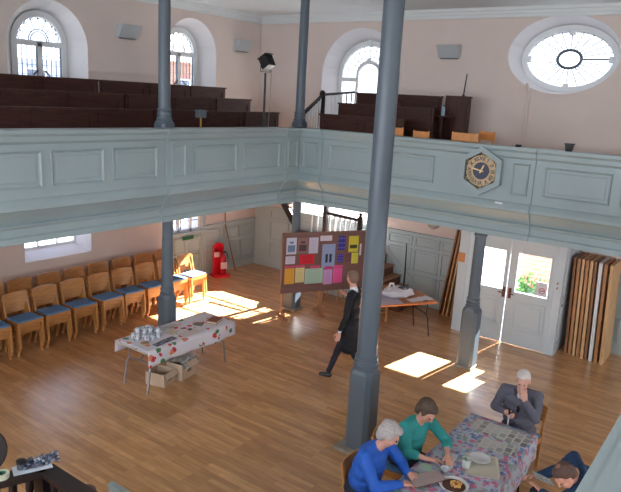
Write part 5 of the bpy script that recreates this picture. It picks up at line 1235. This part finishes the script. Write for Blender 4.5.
lf = slab('leaflet', 'pale blue and white leaflet held beside the bent brown haired head', 'leaflet', 6.09, 1.36, 0.83, 0.5, 0.15, 0.20, 0.002, M_leaf, tilt=(0.35, 0.1))
# man in the long black coat, walking left past the thick column
org = Vector((8.27, 5.04, 0)); f_ = Vector((-0.25, 0.97, 0)); l_ = Vector((0, 0, 1)).cross(f_)
def W_(f, l, z): return org+f_*f+l_*l+Vector((0, 0, z))
Bm = basis(f_); pr = []
pr += [ell(W_(0.0, 0, 0.98), (0.12, 0.165, 0.13), 'coat', Bm), ell(W_(0.0, 0, 1.15), (0.115, 0.155, 0.16), 'coat', Bm), ell(W_(0.0, 0, 1.34), (0.120, 0.175, 0.16), 'coat', Bm),
       rib(W_(0.0, -0.15, 1.46), W_(0, 0.15, 1.46), 0.062, 0.062, 'coat'), rib(W_(0, 0, 1.46), W_(0.025, 0, 1.60), 0.062, 0.052, 'skin'), rib(W_(0.0, 0, 1.50), W_(0.012, 0, 1.535), 0.066, 0.060, 'collar'),
       # tail of the coat
       ell(W_(0.01, 0, 0.82), (0.145, 0.18, 0.22), 'coat', Bm), ell(W_(0.0, 0, 0.64), (0.165, 0.185, 0.20), 'coat', Bm), ell(W_(0.0, 0, 0.56), (0.175, 0.19, 0.12), 'coat', Bm),
       # legs in mid stride
       rib(W_(0.0, 0.085, 0.92), W_(0.17, 0.09, 0.50), 0.085, 0.062, 'leg'), rib(W_(0.17, 0.09, 0.50), W_(0.30, 0.10, 0.12), 0.058, 0.042, 'leg'), rib(W_(0.28, 0.10, 0.05), W_(0.43, 0.11, 0.045), 0.040, 0.032, 'shoe'),
       rib(W_(0.0, -0.085, 0.92), W_(0.0, -0.09, 0.48), 0.085, 0.062, 'leg'), rib(W_(0.0, -0.09, 0.48), W_(-0.20, -0.09, 0.16), 0.058, 0.042, 'leg'), rib(W_(-0.24, -0.09, 0.08), W_(-0.10, -0.09, 0.035), 0.038, 0.032, 'shoe'),
       # arms: left raised towards the board, right hanging with white cuff
       rib(W_(0, -0.20, 1.43), W_(0.06, -0.25, 1.15), 0.058, 0.046, 'coat'), rib(W_(0.06, -0.25, 1.15), W_(0.17, -0.27, 1.28), 0.045, 0.036, 'coat'), rib(W_(0.15, -0.265, 1.26), W_(0.19, -0.275, 1.31), 0.030, 0.028, 'collar'),
       rib(W_(0, 0.20, 1.43), W_(0.02, 0.26, 1.14), 0.058, 0.046, 'coat'), rib(W_(0.02, 0.26, 1.14), W_(0.10, 0.26, 0.92), 0.045, 0.036, 'coat'), rib(W_(0.09, 0.26, 0.94), W_(0.11, 0.26, 0.875), 0.030, 0.028, 'collar')]
pr += hand_prims(W_(0.19, -0.275, 1.315), BH(f_*0.9+Vector((0, 0, 0.3)), l_*0.4+Vector((0, 0, 1))), 1, 0.4)
pr += hand_prims(W_(0.11, 0.26, 0.865), BH(f_*0.2+Vector((0, 0, -1)), f_), 1, 0.4)
hd_f = Vector((0.40, 0.90, -0.12)); Bh = basis(hd_f); hp, P = head_prims(W_(0.045, 0, 1.695), Bh, 1.0); pr += hp
root = thing('person', 'man in a long black coat and white collar walking past the noticeboard', 'person', org)
remeshed('body', pr, {'coat': M_blk, 'skin': M_skin, 'collar': mat('white_linen', (226, 226, 232), 0.8), 'leg': mat('charcoal_trousers', (40, 40, 50), 0.85, 0.1), 'shoe': M_shoe}, root, org, 0.0075, 3, 0.006, ('coat', 'leg'))
hair('hair', P, Bh, 1.0, M_hairl, root, org, SHORT); eyes(P, Bh, 1.0, root, org)

# chairs the seated people use (same beech chairs)
put_chair(5.99, 2.90, 0, 0.10, 'beech chair under the woman in the teal jumper')
put_chair(5.24, 2.80, 0, -0.12, 'beech chair at lower left under the person in the blue jacket')
put_chair(7.56, 2.06, 0, -PI/2-0.1, 'beech chair under the white haired man in the grey suit')
put_chair(6.18, 0.80, 0, PI+0.15, 'beech chair under the person in dark blue at lower right')

# ------------------------------------------------------------------ pulpit balustrade at lower left and what lies on it
pb = thing('pulpit_balustrade', 'dark turned balustrade with a broad handrail at the lower left', 'balustrade', (2.40, 4.06, 0.0))
K0, K1, K2 = Vector((-0.95, 0.38, 1.57)), Vector((0, 0, 1.57)), Vector((0.0, -1.5, 1.57))
def railseg(p, q):
    b = MB(); b.bar(p, q, 0.13, 0.035); b.bar(p-Vector((0, 0, 0.03)), q-Vector((0, 0, 0.03)), 0.09, 0.03); return b
def lowrail(p, q): return MB().bar(p-Vector((0, 0, 0.80)), q-Vector((0, 0, 0.80)), 0.10, 0.05)
railseg(K0, K1).build('handrail', M_rail, pb); railseg(K1, K2).build('handrail', M_rail, pb); lowrail(K0, K1).build('bottom_rail', M_rail, pb); lowrail(K1, K2).build('bottom_rail', M_rail, pb)
MB().box((-0.06, -0.06, 0.70), (0.06, 0.06, 1.585)).build('newel', M_rail, pb)
for a_, b_, n_ in ((K0, K1, 9), (K1, K2, 13)):
    for k in range(1, n_):
        p = a_.lerp(b_, k/n_); b = MB(); baluster(b, p.x, p.y, 0.78, 1.53, 0.028, 10); b.build('baluster', M_rail, pb, smooth=True)
MB().extrude([Vector((-0.95, 0.38, 0)), Vector((0.03, 0.03, 0)), Vector((0.03, -1.5, 0)), Vector((-0.95, -1.5, 0))], (0, 0, 0.70)).build('plinth_box', mat('pulpit_oak', (84, 56, 44), 0.5, 0.2, 4), pb)
ZP = 1.588
sheet = slab('paper_sheet', 'white sheet of paper lying on the dark handrail corner', 'paper', 2.335, 4.125, ZP, -0.40, 0.27, 0.13, 0.002, flat((214, 220, 232)))
tp = MB(); tp.lathe([(0.030, 0), (0.052, 0), (0.052, 0.034), (0.030, 0.034)], n=28)
tp2 = thing('tape_roll', 'roll of cream masking tape on the dark handrail', 'tape', (2.125, 4.17, ZP))
b = MB(); n = 28; vs = [(r_*math.cos(2*PI*k/n), r_*math.sin(2*PI*k/n), z) for r_, z in ((0.030, 0), (0.052, 0), (0.052, 0.036), (0.030, 0.036)) for k in range(n)]
b.add(vs, [(i*n+k, i*n+(k+1) % n, ((i+1) % 4)*n+(k+1) % n, ((i+1) % 4)*n+k) for i in range(4) for k in range(n)]).build('tape', flat((206, 208, 184)), tp2, smooth=True)
b = MB(); vs = [(r_*math.cos(2*PI*k/n), r_*math.sin(2*PI*k/n), z) for r_, z in ((0.026, 0.002), (0.030, 0.002), (0.030, 0.034), (0.026, 0.034)) for k in range(n)]
b.add(vs, [(i*n+k, i*n+(k+1) % n, ((i+1) % 4)*n+(k+1) % n, ((i+1) % 4)*n+k) for i in range(4) for k in range(n)]).build('core', flat((60, 110, 90)), tp2)
pot = thing('film_pot', 'small dark lidded pot on the white paper on the handrail', 'pot', (2.27, 4.165, ZP+0.003))
MB().lathe([(0.026, 0), (0.030, 0.005), (0.030, 0.05)], n=18).build('body', flat((90, 96, 100), 0.2), pot, smooth=True); MB().lathe([(0.034, 0.05), (0.034, 0.07), (0.02, 0.074)], n=18).build('lid', M_black, pot)
cf = MB(); T = Matrix.Rotation(0.12, 4, 'Z')
for i in range(10):
    for j in range(4):
        def q(a, b_): return (-0.13+0.026*a, -0.05+0.025*b_, 0.022+0.014*noise.noise(Vector((a*0.8, b_*0.9, 2))))
        cf.add([q(i, j), q(i+1, j), q(i+1, j+1), q(i, j+1)], [(0, 1, 2, 3)])
o = cf.build('spectacle_pouch', M_collage, loc=(2.405, 4.125, ZP+0.008), rotz=-0.38, smooth=True); so = o.modifiers.new('t', 'SOLIDIFY'); so.thickness = 0.02; so.offset = -1
tag(o, 'dark patterned glittery pouch lying on the paper at the handrail corner', 'pouch')
pl = thing('reading_lamp', 'large round black lamp shade at the left edge above the balustrade', 'lamp', (1.86, 3.90, 0.70))
dr = Vector((0.440, 0.920, -0.562)).normalized(); cpt = Vector((0, 0, 4.4))+dr*4.62-Vector((1.86, 3.90, 0.70)); T = Matrix.Translation(cpt) @ (-dr).to_track_quat('Z', 'Y').to_matrix().to_4x4()
MB().lathe([(0.08, -0.12), (0.137, -0.03), (0.144, 0.0), (0.135, 0.010), (0.02, 0.014)], n=36, T=T).build('shade', mat('dark_brown_metal', (40, 30, 30), 0.5, 0.05), pl, smooth=True)
MB().lathe([(0.022, 0.012), (0.022, 0.020)], n=16, T=T @ Matrix.Translation((0.062, 0.0, 0))).build('knob', flat((130, 128, 132)), pl)
MB().tube([(0, 0, 0), (0, 0, cpt.z*0.7), cpt+dr*0.06], 0.018, 10).build('stem', M_black, pl, smooth=True)
# grey blue panelled screen top and turned finial just inside the bottom edge
_ = None; ps = thing('panelled_screen', 'corner of a grey blue painted screen at the bottom edge near the balustrade', 'screen', (2.955, 4.03, 0))
MB().box((-0.02, -1.4, 0), (0.02, 0, 1.17)).build('panel', M_gal, ps); MB().box((-0.022, -1.4, 1.17), (0.022, 0.0, 1.20)).build('top_rail', M_gal, ps)
fn = thing('finial', 'brown turned wooden finial at the bottom edge beside the handrail', 'finial', (2.62, 3.86, 0))
MB().tube([(0, 0, 0), (0, 0, 1.26)], 0.035, 10).build('post', mat('mid_brown_wood', (112, 84, 66), 0.5, 0.1), fn, smooth=True)
MB().lathe([(0.02, 1.24), (0.06, 1.28), (0.075, 1.33), (0.06, 1.38), (0.02, 1.41)], n=18).build('ball', MATS['mid_brown_wood'], fn, smooth=True)

# ------------------------------------------------------------------ window frames and panes added around the fill lamps on the unseen walls
wi = 8
def fill_lamp_frame(x, y, z, wd, ht):
    global wi
    m = MB(); a, b, c0, c1 = -wd/2-0.08, wd/2+0.08, z-ht/2-0.08, z+ht/2+0.08
    for p, q, r_, s2 in ((a, b, c0, c0+0.08), (a, b, c1-0.08, c1), (a, a+0.08, c0, c1), (b-0.08, b, c0, c1)):
        if y is None: m.box((x+p, YC, r_), (x+q, YC+0.13, s2))
        else: m.box((XD, y+p, r_), (XD+0.13, y+q, s2))
    o = structure(m.build('window_%d' % wi, M_white)); wi += 1
    g_ = MB()
    if y is None: g_.box((x-wd/2, YC+0.02, z-ht/2), (x+wd/2, YC+0.03, z+ht/2))
    else: g_.box((XD+0.02, y-wd/2, z-ht/2), (XD+0.03, y+wd/2, z+ht/2))
    g_.build('pane', M_frost, o)
for x in (-0.5, 3.4, 6.95, 10.4): fill_lamp_frame(x, None, 4.9, 1.3, 1.5)
for x in (0.5, 4.0, 7.5, 11.0): fill_lamp_frame(x, None, 1.75, 1.3, 0.8)
for y in (-1.2, 3.65, 8.5): fill_lamp_frame(0, y, 4.2, 1.6, 2.6)
for y in (1.5, 5.8, 9.2): fill_lamp_frame(0, y, 1.75, 1.3, 0.8)
